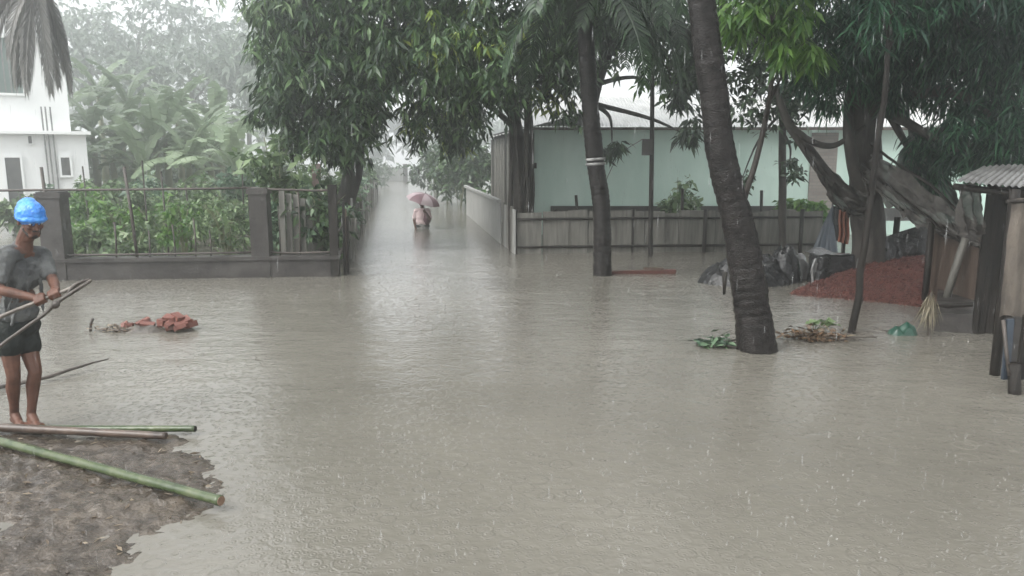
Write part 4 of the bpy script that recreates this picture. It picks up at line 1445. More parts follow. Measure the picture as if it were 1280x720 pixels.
# grey cloth bunched under the eave corner
MB().sheet(lambda u, v: Q(1197 + 32 * u, 290 - 58 * v + 4 * math.sin(u * 9), 8.2) + Vector((0, .05 * math.sin(u * 17 + v * 5) + .05 * mnoise.noise(Vector((u * 6, v * 7, 2))), 0)), 24, 16).build('eave_cloth', 'net', root, True)
# mud plinth
pl0, pl1 = P(1168, 414), P(1218, 418)
MB().prism([pl0 + Vector((0, 0, -.5)), pl1 + Vector((0, 0, -.5)), pl1 + Vector((.95, 1.6, -.5)), pl0 + Vector((.9, 1.6, -.5))],
           [pl0 + Vector((.01, .04, .21)), pl1 + Vector((0, .04, .22)), pl1 + Vector((.95, 1.6, .23)), pl0 + Vector((.9, 1.6, .22))]).build('plinth', 'concrete', root)
MB().tube([Q(1163, 384, 9.2), Q(1222, 380, 8.6)], .03, 6).build('rail', 'darkwood', root, True)

# netting draped from the limb to the shed
def netfn(a_pts, b_pts, sag, seed):
    ap_, bp_ = smooth_path(a_pts, 8), smooth_path(b_pts, 8)

    def f(u, v):
        i = u * (len(ap_) - 1)
        k = min(int(i), len(ap_) - 2)
        pa = ap_[k].lerp(ap_[k + 1], i - k)
        j = u * (len(bp_) - 1)
        k2 = min(int(j), len(bp_) - 2)
        pb = bp_[k2].lerp(bp_[k2 + 1], j - k2)
        q = pa.lerp(pb, v)
        n1 = mnoise.noise(Vector((u * 5, v * 9 + seed, 0)))
        n2 = mnoise.noise(Vector((u * 9, v * 26 + seed, 3)))
        n3 = mnoise.noise(Vector((u * 22, v * 12 + seed, 7)))
        edge = .10 * mnoise.noise(Vector((u * 14, seed, 2))) * (1 if v > .97 else 0)
        return q + Vector((0, .22 * n1 + .10 * n2 + .04 * n3, -sag * math.sin(math.pi * v) + .07 * n2 + edge))
    return f


root = thing('draped_netting', Q(1150, 250, 10.4), 'torn grey netting slung from the big tree down to the tin shed', 'netting')
MB().sheet(netfn([Q(1092, 190, 11.6), Q(1140, 222, 10.8), Q(1180, 252, 10.2), Q(1226, 288, 9.4)], [Q(1076, 222, 11.7), Q(1120, 262, 11.0), Q(1165, 290, 10.3), Q(1226, 306, 9.35)], .1, 1), 60, 24).build('net', 'net', root, True)
MB().tube(wobble(smooth_path([Q(1090, 180, 11.6), Q(1140, 217, 10.8), Q(1180, 248, 10.2), Q(1228, 286, 9.4)], 8), .05, 2), .020, 6).build('pole', 'darkwood', root, True)
MB().tube(wobble(smooth_path([Q(1078, 205, 11.65), Q(1120, 240, 11.0), Q(1165, 275, 10.25), Q(1200, 300, 9.6)], 8), .05, 2), .018, 6).build('pole', 'darkwood', root, True)
root = thing('draped_netting', Q(1045, 240, 12.0), 'brown grey netting bunched under the big tree limb beside the trunk', 'netting')
MB().sheet(netfn([Q(1000, 172, 12.0), Q(1030, 205, 12.0), Q(1062, 232, 12.1), Q(1088, 240, 12.0)], [Q(1030, 214, 12.0), Q(1040, 250, 12.0), Q(1062, 268, 12.0), Q(1088, 272, 12.0)], .1, 5), 40, 22).build('net', 'net', root, True)
root = thing('draped_netting', Q(1150, 190, 12.6), 'dusky netting hanging in a peak behind the big trunk', 'netting')
MB().sheet(netfn([Q(1108, 235, 12.4), Q(1130, 180, 12.4), Q(1145, 160, 12.4), Q(1180, 210, 12.4), Q(1200, 262, 12.4)], [Q(1150, 262, 12.4), Q(1156, 262, 12.4), Q(1162, 264, 12.4), Q(1180, 266, 12.4), Q(1200, 270, 12.4)], .05, 8), 40, 22).build('net', 'net', root, True)

# stall edge at the far right: hanging sackcloth and slatted crate
YC = 6.75
root = thing('hanging_sackcloth', Q(1275, 400, YC), 'tan sackcloth sheets hanging under the tin shed eave', 'cloth')
for k, (pa, pb, t, b, dy) in enumerate(((1260, 1340, 250, 397, 0),)):
    MB().sheet(lambda u, v: (Q(pa + (pb - pa) * u, 300, YC).x + .02 * mnoise.noise(Vector((v * 5, 1, 3))), YC + dy + .012 * math.sin(u * 23 + v * 2) + .015 * mnoise.noise(Vector((u * 5, v * 6, k))), Q(1270, b + (t - b) * v, YC).z + .02 * math.sin(u * 12)), 40, 14).build('cloth', 'sack', root, True)
MB().tube([Q(1258, 252, YC), Q(1340, 250, YC)], .02, 6).build('pole', 'darkwood', root, True)
MB().tube([(Q(1271, 300, YC).x, YC + .1, -.5), (Q(1271, 300, YC).x, YC + .1, 1.72)], .045, 8).build('post', 'darkwood', root, True)

bs = P(1268, 492)
root = thing('slatted_crate', (bs.x, bs.y, -.4), 'dark blue grey slatted crate on a short leg below the sackcloth', 'crate')
for i in range(8):
    x = Q(1259 + i * 9.6, 440, 6.35).x
    zb, zt = Q(1260, 474, 6.35).z, Q(1260, 396 + R.uniform(-3, 3), 6.35).z
    MB().box((x, 6.35 + .02 * (i % 2), (zb + zt) / 2), (.058, .03, zt - zb), Matrix.Rotation(-.03 if i == 0 else .01, 3, 'Y')).build('slat', ('bluetarp', 'concrete', 'darkwood')[i % 3], root)
for py in (400, 456):
    q = Q(1256, py, 6.4)
    MB().tube([q, q + Vector((.7, 0, .01))], .022, 6).build('rail', 'darkwood', root, True)
MB().tube([Q(1268, 455, 6.25), P(1268, 492), P(1268, 492) + Vector((0, 0, -.5))], .05, 8).build('leg', 'darkwood', root, True)
MB().tube([Q(1254, 400, 6.35), Q(1258, 440, 6.3), Q(1262, 470, 6.25)], .016, 6).build('handle', 'iron', root, True)

# litter at the palm foot, green plastic, straw
def litter(name, label, c, rx, ry, n, mats, L, cat='debris', h=.05):
    root = thing(name, c, label, cat)
    mound_pts = rng.normal(size=(n, 3)) * np.array([rx * .5, ry * .5, 0]) + np.array(c)
    mound_pts[:, 2] = np.abs(rng.normal(size=n)) * h * .5 + .008
    for i, (mt, frac) in enumerate(mats):
        k = rng.random(n) < frac
        q = mound_pts[k]
        d = rng.normal(size=(len(q), 3)) * np.array([1, 1, .22])
        V, F = leaf_geo(q, d, L * rng.uniform(.5, 1.3, len(q)), L * .4 * rng.uniform(.4, 1.1, len(q)), .05)
        V[:, 2] = np.maximum(V[:, 2], .004)
        np_obj(('leaves', 'green_leaves', 'twigs')[i], V, F, mt, root)
    tw = MB()
    for i in range(9):
        a = Vector((c[0] + R.uniform(-rx, rx) * .8, c[1] + R.uniform(-ry, ry) * .6, .015))
        an = R.uniform(-.5, .5)
        b = a + Vector((math.cos(an), math.sin(an), R.uniform(0, .12))) * R.uniform(.15, .45)
        tw.tube(wobble(smooth_path([a, a.lerp(b, .5), b], 3), .02, 6, i), .008, 5)
    tw.build('twigs', 'stick', root, True)
    return root


d0 = P(892, 432)
litter('leaf_litter', 'floating branch and dark leaves on the left of the near palm foot', d0, .24, .12, 90, (('dark', .6), ('garden2', .35)), .16, h=.09)
d1 = P(1018, 424)
litter('leaf_litter', 'brown sodden leaf litter heaped on the right of the near palm foot', d1, .32, .16, 420, (('leafdebris', .9), ('drytwig', .2)), .09, h=.10)
root = thing('green_weed', P(1016, 416), 'small weed with rounded green leaves on the litter by the near palm', 'weed')
q = np.array(P(1018, 412))
pts = q + rng.normal(size=(14, 3)) * np.array([.09, .05, .03]) + np.array([0, 0, .08])
V, F = leaf_geo(pts, rng.normal(size=(14, 3)) * np.array([1, 1, .3]) + np.array([.2, -.3, .4]), np.full(14, .15), np.full(14, .11), .2)
np_obj('leaves', V, F, 'garden', root)
st = MB()
for p_ in pts[:8]:
    st.tube([Vector(q) + Vector((0, 0, -.05)), Vector(p_)], .006, 4)
st.build('stems', 'bananastem', root)
g0 = P(1130, 419)
mound('plastic_bag', (g0.x, g0.y + .06, 0), .21, .14, .12, 'greenplastic', 'crumpled green plastic bag lying in the water by the straw tuft', 'bag', .05, 8, prof=.6, ridge=.8, na=48, nr=20)
o = MB().tube(wobble(smooth_path([P(1092, 412), P(1108, 414), P(1122, 418)], 4), .02, 5), .016, 6).build('driftwood', 'stick', None, True)
tag(o, 'short dark stick floating beside the green plastic bag', 'stick')
root = thing('straw_tuft', P(1160, 420), 'pale straw tuft tied to a stick in front of the shed plinth', 'straw')
tq = Q(1164, 368, P(1160, 420).y)
MB().tube([P(1162, 420) + Vector((0, 0, -.4)), tq + Vector((0, 0, .02))], .016, 6).build('stick', 'stick', root)
n = 150
pp = np.array(tq) + rng.normal(size=(n, 3)) * np.array([.02, .02, .03]) - np.array([0, 0, .09]) * rng.random((n, 1))
dd = rng.normal(size=(n, 3)) * np.array([.26, .26, .15]) + np.array([0, 0, -1])
V, F = leaf_geo(pp, dd, rng.uniform(.12, .40, n), np.full(n, .012), .05)
V[:, 2] = np.maximum(V[:, 2], .003)
np_obj('straw', V, F, 'straw', root)

# ================================================================== LEFT FOREGROUND: rubble, branch, bamboo
r0_ = P(178, 417)
root = thing('brick_rubble', (r0_.x, r0_.y, -.3), 'heap of broken red bricks and mud just breaking the flood surface', 'rubble')
hm = mound('mud_heap', (r0_.x - .04, r0_.y + .12, 0), .62, .22, .07, 'mud', None, None, .03, 7, prof=.8, na=50, nr=14)
wl = hm.location.copy()
hm.parent = root
hm.location = wl - WLOC[root.name]
bm_ = bpy.data.meshes.new('brick')
mbk = MB().box((0, 0, 0), (.2, .1, .07))
bm_.from_pydata([tuple(v * 1.0 + Vector((.012 * mnoise.noise(v * 37), .01 * mnoise.noise(v * 41 + Vector((3, 1, 2))), 0))) for v in mbk.v], [], mbk.f)
bm_.materials.append(M['brick'])
for i in range(34):
    t = R.random()
    px = 140 + 98 * (t ** .7)
    p = P(px, 415 - R.uniform(0, 5))
    hgt = .03 + (.05 if px > 200 else .01) + R.uniform(-.02, .02)
    o = bpy.data.objects.new('brick', bm_)
    link(o, root)
    o.location = Vector((p.x, p.y + R.uniform(-.05, .16), hgt)) - WLOC[root.name]
    o.rotation_euler = (R.uniform(-.5, .5), R.uniform(-.5, .5), R.uniform(0, 3.1))
    s = R.uniform(.4, .85)
    o.scale = (s * R.uniform(.7, 1.1), s, s)
for px, hh in ((213, .14), (222, .15), (232, .11), (205, .10), (237, .06)):
    p = P(px, 413)
    o = bpy.data.objects.new('brick', bm_)
    link(o, root)
    o.location = Vector((p.x, p.y + .03, hh)) - WLOC[root.name]
    o.rotation_euler = (R.uniform(-.4, .4), R.uniform(-.4, .4), R.uniform(0, 3.1))
    o.scale = (.75, .9, .95)
MB().tube([P(113, 414) + Vector((0, 0, -.05)), P(113, 414) + Vector((.01, 0, .09)), P(113, 414) + Vector((.04, 0, .15))], [.02, .015, .02], 6).build('stub', 'stick', root, True)
litter('leaf_litter', 'pale sodden leaves caught along the left end of the brick rubble', P(140, 414), .25, .1, 110, (('drytwig', .7), ('leafdebris', .4)), .07, h=.07)

pts = [P(-60, 497), P(0, 487), P(60, 477), P(100, 466), P(138, 456)]
o = MB().tube(wobble(smooth_path([p + Vector((0, 0, .02 + .012 * i)) for i, p in enumerate(pts)], 7), .035, 4), lerp_list([.022, .02, .018, .014, .006], 7), 7).build('floating_branch', 'stick', None, True)
tag(o, 'thin crooked dark branch floating behind the man', 'branch')


def culm(name, label, p0, p1, r, mat, node=.34, cutmat='cut', sag=.0, taper=.9):
    root = thing(name, (p0 + p1) / 2, label, 'bamboo pole')
    L = (p1 - p0).length
    pts, rad = [], []
    n = int(L / .02)
    for i in range(n + 1):
        t = i / n
        p = p0.lerp(p1, t) + Vector((0, 0, -sag * math.sin(math.pi * t))) + Vector((.006 * mnoise.noise(Vector((t * 5, 0, 1))), .012 * mnoise.noise(Vector((t * 4, 2, 1))), 0))
        ph = (t * L % node) / node
        bump = .10 * math.exp(-((ph - .5) * node / .010) ** 2)
        pts.append(p)
        rad.append(r * (1 - (1 - taper) * t) * (1 + bump))
    MB().tube(pts, rad, 14).build('culm', mat, root, True)
    d = (pts[-1] - pts[-2]).normalized()
    e = pts[-1]
    mb = MB()
    mb.tube([e + d * .001, e + d * .004], r * taper * .93, 14).tube([e + d * .0045, e + d * .005], r * taper * .55, 12)
    mb.build('cut_end', cutmat, root)
    return root


def on_mud(px, py, up):
    p = P(px, py, up)
    return p


culm('green_bamboo', 'long green bamboo pole lying across the mud bank with its cut end over the water', on_mud(-110, 522, .075), on_mud(276, 626, .07), .032, 'bamboo', .42, taper=.92)
culm('brown_bamboo', 'long brown bamboo pole lying along the back edge of the mud bank', on_mud(-120, 528, .09), on_mud(207, 545, .06), .036, 'bamboodry', .40, 'bamboodry', taper=.72)
culm('short_bamboo', 'shorter olive bamboo pole poking out beyond the brown one', on_mud(20, 536, .045), on_mud(244, 536, .05), .027, 'bamboo', .36, 'darkwood', taper=.85)

# ================================================================== MAN WITH BLUE HEAD COVER
YM = 5.45


def J(px, py, dy=0.0):
    return Q(px, py, YM + dy)


F3 = Vector((.76, -.65, 0)).normalized()          # the way he faces
RT = Vector((F3.y, -F3.x, 0))                      # his right hand side
UP = Vector((0, 0, 1))
man = thing('person', J(28, 530), 'man in grey shirt and dark shorts with a blue plastic head cover, holding two sticks', 'person')
hip_r, hip_l = J(9, 416, -.07), J(30, 416, .06)
kn_r, kn_l = J(17, 470, -.10), J(44, 464, -.02)
an_r, an_l = J(18, 517, -.02), J(39, 518, -.03)
sh_r, sh_l = J(7, 319, -.13), J(51, 319, .13)
el_r, el_l = J(-3, 362, -.24), J(66, 350, .02)
wr_r, wr_l = J(50, 374, -.26), J(70, 362, -.14)
# sticks first: the hands close on the first one
stA = [J(-70, 424, -.42), J(0, 396, -.34), J(60, 372, -.26), J(90, 360, -.21), J(114, 350, -.17)]
sa = smooth_path(stA, 8)
o = MB().tube(wobble(sa, .008, 6), lerp_list([.014, .014, .013, .014, .010], 8), 8).build('pale_stick', 'palestick', None, True)
tag(o, 'longer pale stick held across his body by the man', 'stick')
stB = [J(-40, 470, -.40), J(0, 434, -.37), J(40, 404, -.32), J(72, 378, -.27), J(96, 362, -.22), J(112, 352, -.18)]
root = thing('dark_stick', J(40, 404, -.32), 'dark forked stick held low by the man, its tip crossing the pale stick', 'stick')
MB().tube(wobble(smooth_path(stB, 6), .012, 7), lerp_list([.011, .012, .012, .013, .014, .011], 6), 8).build('shaft', 'stick', root, True)
MB().tube(wobble(smooth_path([J(66, 384, -.28), J(70, 381, -.29), J(73, 377, -.28)], 4), .006, 9), [.012 + .014 * math.sin(math.pi * i / 8) for i in range(9)], 8).build('knot', 'stick', root, True)
MB().tube(smooth_path([J(84, 368, -.24), J(94, 356, -.22), J(113, 348.5, -.17)], 5), lerp_list([.010, .012, .006], 5), 7).build('fork', 'stick', root, True)

body = MB()
pel, spn, chs, nkb = J(20, 407, 0), J(20, 375, 0), J(26, 338, 0), J(28, 310, 0)
rotF = Matrix((F3, -RT, UP)).transposed()
body.ell(pel, (.105, .15, .11), rotF).ell(spn, (.095, .135, .14), rotF).ell(chs, (.095, .15, .15), rotF)
body.chain([nkb + UP * -.03, J(31, 300, -.01), J(35, 290, -.02)], [.062, .055, .055])
body.chain([nkb + UP * -.03, sh_r], [.06, .062]).chain([nkb + UP * -.03, sh_l], [.06, .062])
for hp, kn, an in ((hip_r, kn_r, an_r), (hip_l, kn_l, an_l)):
    th = hp.lerp(kn, .35)
    calf = kn.lerp(an, .32) - F3 * .018
    body.chain([hp, th, kn], [.078, .068, .047]).chain([kn, calf, kn.lerp(an, .75), an], [.046, .049, .033, .032])
    heel = an + UP * -.045 - F3 * .025
    ball = an + F3 * .12 + UP * (-.058)
    body.cap(heel, ball, .030, .028).cap(an, an + F3 * .07 + UP * -.04, .034, .030)
    for k in range(5):
        off = RT * (k - 2) * .017 * (1 if hp is hip_r else -1)
        t0 = ball + off + F3 * (.004 - .006 * abs(k - 1))
        body.cap(t0, t0 + F3 * (.042 - .005 * k) + UP * -.004, .0115 if k else .014, .010 if k else .013)
for sh, el, wr in ((sh_r, el_r, wr_r), (sh_l, el_l, wr_l)):
    body.chain([sh, sh.lerp(el, .5), el], [.050, .041, .036]).chain([el, el.lerp(wr, .3), wr], [.036, .037, .025])


def stick_at(t):
    i = t * (len(sa) - 1)
    k = min(int(i), len(sa) - 2)
    return sa[k].lerp(sa[k + 1], i - k), (sa[k + 1] - sa[k]).normalized()


def hand(mb, wr, t, sign):
    """palm behind the stick, four fingers curled round it, thumb over the other side"""
    c, ax = stick_at(t)
    d = (c - wr)
    d = (d - ax * d.dot(ax)).normalized()             # from wrist to stick
    nrm = ax.cross(d).normalized()
    if nrm.z < 0:
        nrm = -nrm
    pc = c - d * .022 + nrm * .022
    mb.cap(wr, wr.lerp(pc, .6), .027, .030)
    mb.ell(wr.lerp(pc, .75), (.036, .042, .020), Matrix((d, ax, nrm)).transposed())
    mb.ell(pc, (.030, .042, .018), Matrix((d, ax, nrm)).transposed())
    for k in range(4):
        o_ = ax * (k - 1.5) * .0195 * sign
        ln = (1.0, 1.08, 1.0, .82)[k]
        a0 = c + o_ - d * .004 + nrm * .027
        a1 = c + o_ + d * .026 * ln + nrm * .014
        a2 = c + o_ + d * .022 * ln - nrm * .014
        a3 = c + o_ - d * .004 - nrm * .024
        mb.chain([a0, a1, a2, a3], [.0098, .0092, .0088, .0078], 8)
    tb = pc - ax * .036 * sign - d * .012
    mb.chain([tb, tb - nrm * .024 - ax * .014 * sign + d * .008, c - nrm * .024 - ax * .026 * sign + d * .006], [.013, .0112, .0090], 8)


hand(body, wr_r, .455, 1)
hand(body, wr_l, .555, 1)
# head, turned along F3 and bowed
HF = (F3 + Vector((.12, -.02, -.36))).normalized()
HR = HF.cross(UP).normalized()
HU = HR.cross(HF).normalized()
HC = J(39, 275, -.03)
hrot = Matrix((HF, HR, HU)).transposed()


def H(f, r, u):
    return HC + HF * f + HR * r + HU * u


body.ell(H(-.012, 0, .022), (.096, .074, .092), hrot, 16, 12).ell(H(.018, 0, -.045), (.066, .056, .068), hrot, 14, 10)
body.cap(H(.055, -.018, -.095), H(.055, .018, -.095), .022, .022)                          # chin
body.cap(H(-.02, 0, -.06), J(34, 296, -.02), .052, .052)
body.cap(H(.082, 0, .002), H(.104, 0, -.032), .010, .015)                                  # nose
body.cap(H(.090, -.014, -.036), H(.090, .014, -.036), .009, .009)
body.cap(H(.074, -.036, .016), H(.084, 0, .018), .012, .010).cap(H(.084, 0, .018), H(.074, .036, .016), .010, .012)   # brow
body.cap(H(.080, -.018, -.063), H(.080, .018, -.063), .0075, .0075).cap(H(.077, -.015, -.075), H(.077, .015, -.075), .0085, .0085)
for sg in (-1, 1):
    body.ell(H(-.012, sg * .076, -.012), (.018, .010, .032), hrot, 8, 6)
    body.ell(H(.058, sg * .04, -.028), (.022, .020, .020), hrot, 8, 6)
bd = body.blob('body', 'skin', man, .0055, 3)
for sg in (-1, 1):
    e_ = MB().ell(H(.0725, sg * .030, -.002), (.010, .015, .008), hrot, 10, 8).build('eye', 'eye', man, True)
    MB().ell(H(.0815, sg * .029, -.003), (.003, .006, .006), hrot, 8, 6).build('iris', 'hair', e_, True)
    MB().tube([H(.082, sg * .014, .019), H(.086, sg * .028, .022), H(.074, sg * .046, .017)], [.004, .005, .003], 6).build('eyebrow', 'hair', man, True)
MB().cap(H(.088, -.024, -.053), H(.094, 0, -.050), .005, .0055).cap(H(.094, 0, -.050), H(.088, .024, -.053), .0055, .005).blob('moustache', 'hair', man, .003, 1)
MB().ell(H(.048, 0, -.098), (.034, .034, .026), hrot).cap(H(.01, -.056, -.06), H(.05, -.03, -.098), .010, .014).cap(H(.01, .056, -.06), H(.05, .03, -.098), .010, .014).blob('beard', 'hair', man, .005, 2, .002, 60)
MB().ell(H(-.03, 0, .0), (.086, .079, .062), hrot).blob('hair', 'hair', man, .006, 2, .002, 60)
cp = MB().ell(H(-.014, 0, .045), (.115, .093, .094), hrot, 18, 12).ell(H(-.05, 0, .075), (.075, .072, .075), hrot)
cp.cap(H(.074, -.05, .030), H(.090, 0, .030), .022, .022).cap(H(.090, 0, .030), H(.074, .05, .030), .022, .022)
cp.cap(H(-.02, -.085, .012), H(.06, -.066, .026), .016, .018).cap(H(-.02, .085, .012), H(.06, .066, .026), .016, .018)
cp.cap(H(-.10, -.05, .0), H(-.10, .05, .0), .022, .022)
for k in range(9):
    a = k * .7
    cp.cap(H(-.03 + .02 * math.cos(a), .02 * math.sin(a), .13), H(-.014 + .10 * math.cos(a), .082 * math.sin(a), .06), .012, .010)
cp.blob('head_cover', 'bag', man, .0055, 2, .006, 26)

shirt = MB()
shirt.ell(spn + UP * -.03, (.102, .138, .17), rotF).ell(chs, (.106, .160, .155), rotF).ell(J(20, 390, 0), (.120, .152, .10), rotF)
shirt.chain([J(27, 316, 0), sh_r], [.068, .068]).chain([J(27, 316, 0), sh_l], [.068, .068])
shirt.chain([sh_r, sh_r.lerp(el_r, .68)], [.062, .062]).chain([sh_l, sh_l.lerp(el_l, .72)], [.062, .058])
shirt.cap(nkb + UP * -.025 - F3 * .02, nkb + UP * .008 - F3 * .015, .078, .064)
for k in range(9):                                    # creases hanging from shoulders and gathered at the waist
    a_ = R.uniform(-1, 1)
    z0_, z1_ = R.uniform(-.02, .12), R.uniform(-.28, -.08)
    p0_ = chs + F3 * (.105 * math.cos(a_)) + RT * (.165 * math.sin(a_)) + UP * z0_
    p1_ = spn + F3 * (.108 * math.cos(a_ * .8)) + RT * (.15 * math.sin(a_ * .8 + R.uniform(-.7, .7))) + UP * (z1_ + .12)
    shirt.cap(p0_, p1_, R.uniform(.006, .010), R.uniform(.008, .012), 6)
shirt.blob('shirt', 'shirt', man, .007, 3, .012, 10)
sht = MB()
sht.ell(J(20, 408, 0), (.128, .168, .10), rotF)
for hp, kn in ((hip_r, kn_r), (hip_l, kn_l)):
    sht.chain([hp, hp.lerp(kn, .30)], [.100, .098])
sht.blob('shorts', 'shorts', man, .009, 3, .009, 11)

# ================================================================== PERSON WITH UMBRELLA DOWN THE LANE
pu = P(528, 286)
YU = pu.y
U = lambda px, py, dy=0.0: Q(px, py, YU + dy)
per = thing('person', (pu.x, YU, -.5), 'person in pale pink top and grey wrap wading down the lane under an umbrella', 'person')
b_ = MB()
hc = U(527.5, 253.5)
b_.ell(hc, (.085, .095, .115)).cap(hc + UP * -.09, hc + UP * -.17, .05, .055)
b_.cap(hc + Vector((0, -.09, -.01)), hc + Vector((0, -.105, -.03)), .012, .015)
for sg in (-1, 1):
    b_.ell(hc + Vector((sg * .088, 0, -.01)), (.012, .02, .032))
    shp = hc + Vector((sg * .165, 0, -.23))
    b_.cap(hc + Vector((0, 0, -.2)), shp, .06, .06)
    if sg > 0:
        el, hd = shp + Vector((.07, -.12, -.22)), hc + Vector((.09, -.26, -.20))
    else:
        el, hd = shp + Vector((-.07, .0, -.26)), shp + Vector((-.02, -.1, -.48))
    b_.chain([shp, el, hd], [.05, .042, .03])
    b_.ell(hd, (.035, .03, .045))
    for k in range(4):
        f_ = hd + Vector((.012 * (k - 1.5), -.028, -.01))
        b_.cap(f_, f_ + Vector((0, -.012, -.035)), .009, .008, 6)
    b_.cap(hd + Vector((-.03 * sg, -.02, .01)), hd + Vector((-.03 * sg, -.04, -.02)), .010, .009, 6)
    b_.chain([hc + Vector((sg * .085, 0, -.72)), hc + Vector((sg * .09, -.03, -1.05)), Vector((pu.x + sg * .09, YU, -.45))], [.09, .062, .045])
    b_.cap(Vector((pu.x + sg * .09, YU + .02, -.47)), Vector((pu.x + sg * .1, YU - .16, -.475)), .035, .03)
b_.ell(hc + Vector((0, 0, -.4)), (.16, .11, .27)).ell(hc + Vector((0, 0, -.66)), (.155, .12, .14))
b_.blob('body', 'skin', per, .012, 2)
MB().ell(hc + Vector((0, .015, .03)), (.094, .098, .10)).blob('hair', 'hair', per, .012, 1)
t_ = MB().ell(hc + Vector((0, 0, -.38)), (.19, .14, .25)).ell(hc + Vector((0, 0, -.55)), (.20, .15, .14))
for sg in (-1, 1):
    shp = hc + Vector((sg * .165, 0, -.23))
    t_.cap(hc + Vector((0, 0, -.24)), shp, .08, .08)
    t_.cap(shp, shp + (Vector((.05, -.09, -.17)) if sg > 0 else Vector((-.05, 0, -.2))), .076, .07)
t_.blob('top', 'pinkcloth', per, .014, 2, .012, 8)
MB().ell(hc + Vector((.13, -.03, -.44)), (.13, .15, .20)).blob('shoulder_wrap', 'maroon', per, .014, 2, .015, 8)
MB().ell(hc + Vector((0, 0, -.66)), (.225, .165, .06)).blob('rolled_waist', 'shorts', per, .014, 2, .014, 10)
l_ = MB().chain([hc + Vector((0, 0, -.68)), hc + Vector((0, 0, -.95))], [.17, .15])
l_.cap(hc + Vector((-.07, 0, -.75)), Vector((pu.x - .08, YU, -.15)), .13, .10).cap(hc + Vector((.07, 0, -.75)), Vector((pu.x + .08, YU, -.15)), .13, .10)
l_.blob('wrap', 'lungi', per, .014, 2, .014, 9)

uc = U(530, 247.5)
umb = thing('umbrella', uc + Vector((0, 0, -.4)), 'mauve and pale pink umbrella held by the person wading down the lane', 'umbrella')
axis = Vector((.30, -.12, 1)).normalized()
ux = axis.cross(Vector((0, 1, 0))).normalized()
uyv = axis.cross(ux)
apx = uc + axis * .13
RU = .50
for k in range(8):
    a0_, a1_ = 2 * math.pi * k / 8, 2 * math.pi * (k + 1) / 8

    def pan(u, v, a0_=a0_, a1_=a1_):
        a = a0_ + (a1_ - a0_) * u
        sc = 1 - .07 * math.sin(math.pi * u) * v
        r = RU * math.sin(v * 1.15) / math.sin(1.15) * sc
        return apx + (ux * math.cos(a) + uyv * math.sin(a)) * r - axis * (.24 * v ** 2 - .012 * math.sin(math.pi * u) * v)

    MB().sheet(pan, 5, 7).build('canopy_panel', 'umbrella' if k % 2 else 'umbrella2', umb, True)
    MB().tube([pan(0, v / 6) - axis * .008 for v in range(7)], .004, 4).build('rib', 'iron', umb)
hd = hc + Vector((.09, -.29, -.20))
MB().tube([apx + axis * .06, apx - axis * .2, hd + Vector((0, 0, .02)), hd + Vector((0, 0, -.12))], .011, 6).build('shaft', 'iron', umb)

# ================================================================== RAIN: splashes, falling drops
sv, sf = [], []
cnt = 0
TET = OCT * np.array([1, 1, 1.3])
for i in range(2000):
    y = 2.6 + 15 * R.random() ** 1.25
    x = R.uniform(-.75, .75) * y
    if -5.1 < x < -.7 and 2.3 < y < 5.9 and mud_z(x, y) > -.01:
        continue
    s = R.choice((.6, .7, .9, 1.1, 1.3, 1.8))
    hgt = .016 * s * R.uniform(.6, 1.6)
    r = .0065 * s
    base_ = np.array([x, y, 0])
    lean = np.array([R.uniform(-.3, .3), R.uniform(-.3, .3), 1]) * hgt
    sv.append(np.array([base_ + [r, 0, -.003], base_ + [-r * .5, r * .87, -.003], base_ + [-r * .5, -r * .87, -.003], base_ + lean, base_ + lean * 1.02, base_ + lean * 1.05]))
    k = cnt * 6
    sf.append(np.array([[0, 1, 3], [1, 2, 3], [2, 0, 3]]) + k)
    cnt += 1
    for q in range(R.choice((1, 2, 3, 4))):
        a = R.uniform(0, 6.28)
        d = R.uniform(.006, .03) * s
        z = R.uniform(.008, .045) * s
        sv.append(TET * R.uniform(.002, .0042) * s + np.array([x + math.cos(a) * d, y + math.sin(a) * d, z]))
        sf.append(OCTF + cnt * 6)
        cnt += 1
o = np_obj('rain_splashes', np.concatenate(sv), np.concatenate(sf), 'splash')
tag(o, 'tiny splashes thrown up by rain all over the flood', 'splash', kind='stuff')

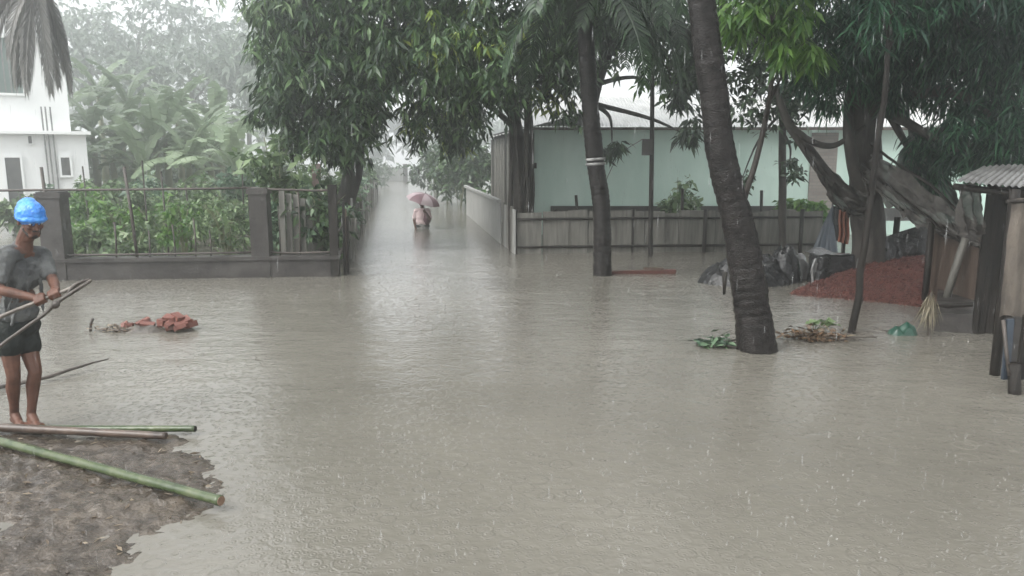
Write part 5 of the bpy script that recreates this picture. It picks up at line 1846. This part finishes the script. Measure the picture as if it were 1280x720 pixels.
gv, gf = [], []
NS = 14
for i in range(1500):
    y = 2.6 + 12 * R.random() ** 1.1
    x = R.uniform(-.72, .72) * y
    if -5.1 < x < -.7 and 2.3 < y < 5.9 and mud_z(x, y) > -.02:
        continue
    r = R.choice((.018, .025, .035, .05, .075))
    am = R.uniform(.001, .0026) * (.03 / r) ** .4
    b = len(gv)
    for rr_, zz_ in ((r - .011, -.0005), (r - .004, am), (r + .004, am * .6), (r + .012, -.0005)):
        for j in range(NS):
            a = 2 * math.pi * j / NS
            gv.append((x + rr_ * math.cos(a), y + rr_ * math.sin(a), zz_))
    for k in range(3):
        for j in range(NS):
            gf.append((b + k * NS + j, b + k * NS + (j + 1) % NS, b + (k + 1) * NS + (j + 1) % NS, b + (k + 1) * NS + j))
o = np_obj('ripple_rings', gv, gf, 'water', None, True)
tag(o, 'small rings spreading where raindrops hit the flood', 'ripple', kind='stuff')

rv, rf_ = [], []
for i in range(2600):
    y = 1.6 + 14 * R.random() ** 1.1
    x = R.uniform(-.75, .75) * y
    z = R.uniform(.05, CAM_Z + .24 * y)
    s = R.uniform(.0009, .0015)
    rv.append(OCT * np.array([s, s, R.uniform(.014, .034)]) + np.array([x, y, z]))
    rf_.append(OCTF + 6 * i)
o = np_obj('falling_rain', np.concatenate(rv), np.concatenate(rf_), 'drop')
tag(o, 'drops of heavy rain falling through the air', 'rain', kind='stuff')

# ================================================================== HAZE
hz_ = MB().box((0, 70, 13.2), (2 * GX + 6, 196, 30.4)).build('haze', 'drop', None, origin=(0, 70, 13.2))
hm_ = bpy.data.materials.new('rain_haze')
hm_.use_nodes = True
n, l = hm_.node_tree.nodes, hm_.node_tree.links
n.remove(n['Principled BSDF'])
pv_ = n.new('ShaderNodeVolumePrincipled')
pv_.inputs['Color'].default_value = (.93, .95, .96, 1)
pv_.inputs['Density'].default_value = 0.0092
pv_.inputs['Anisotropy'].default_value = 0.82
l.new(pv_.outputs[0], n['Material Output'].inputs['Volume'])
hz_.data.materials.clear()
hz_.data.materials.append(hm_)
tag(hz_, 'pale rain haze filling the air', 'haze', kind='stuff')
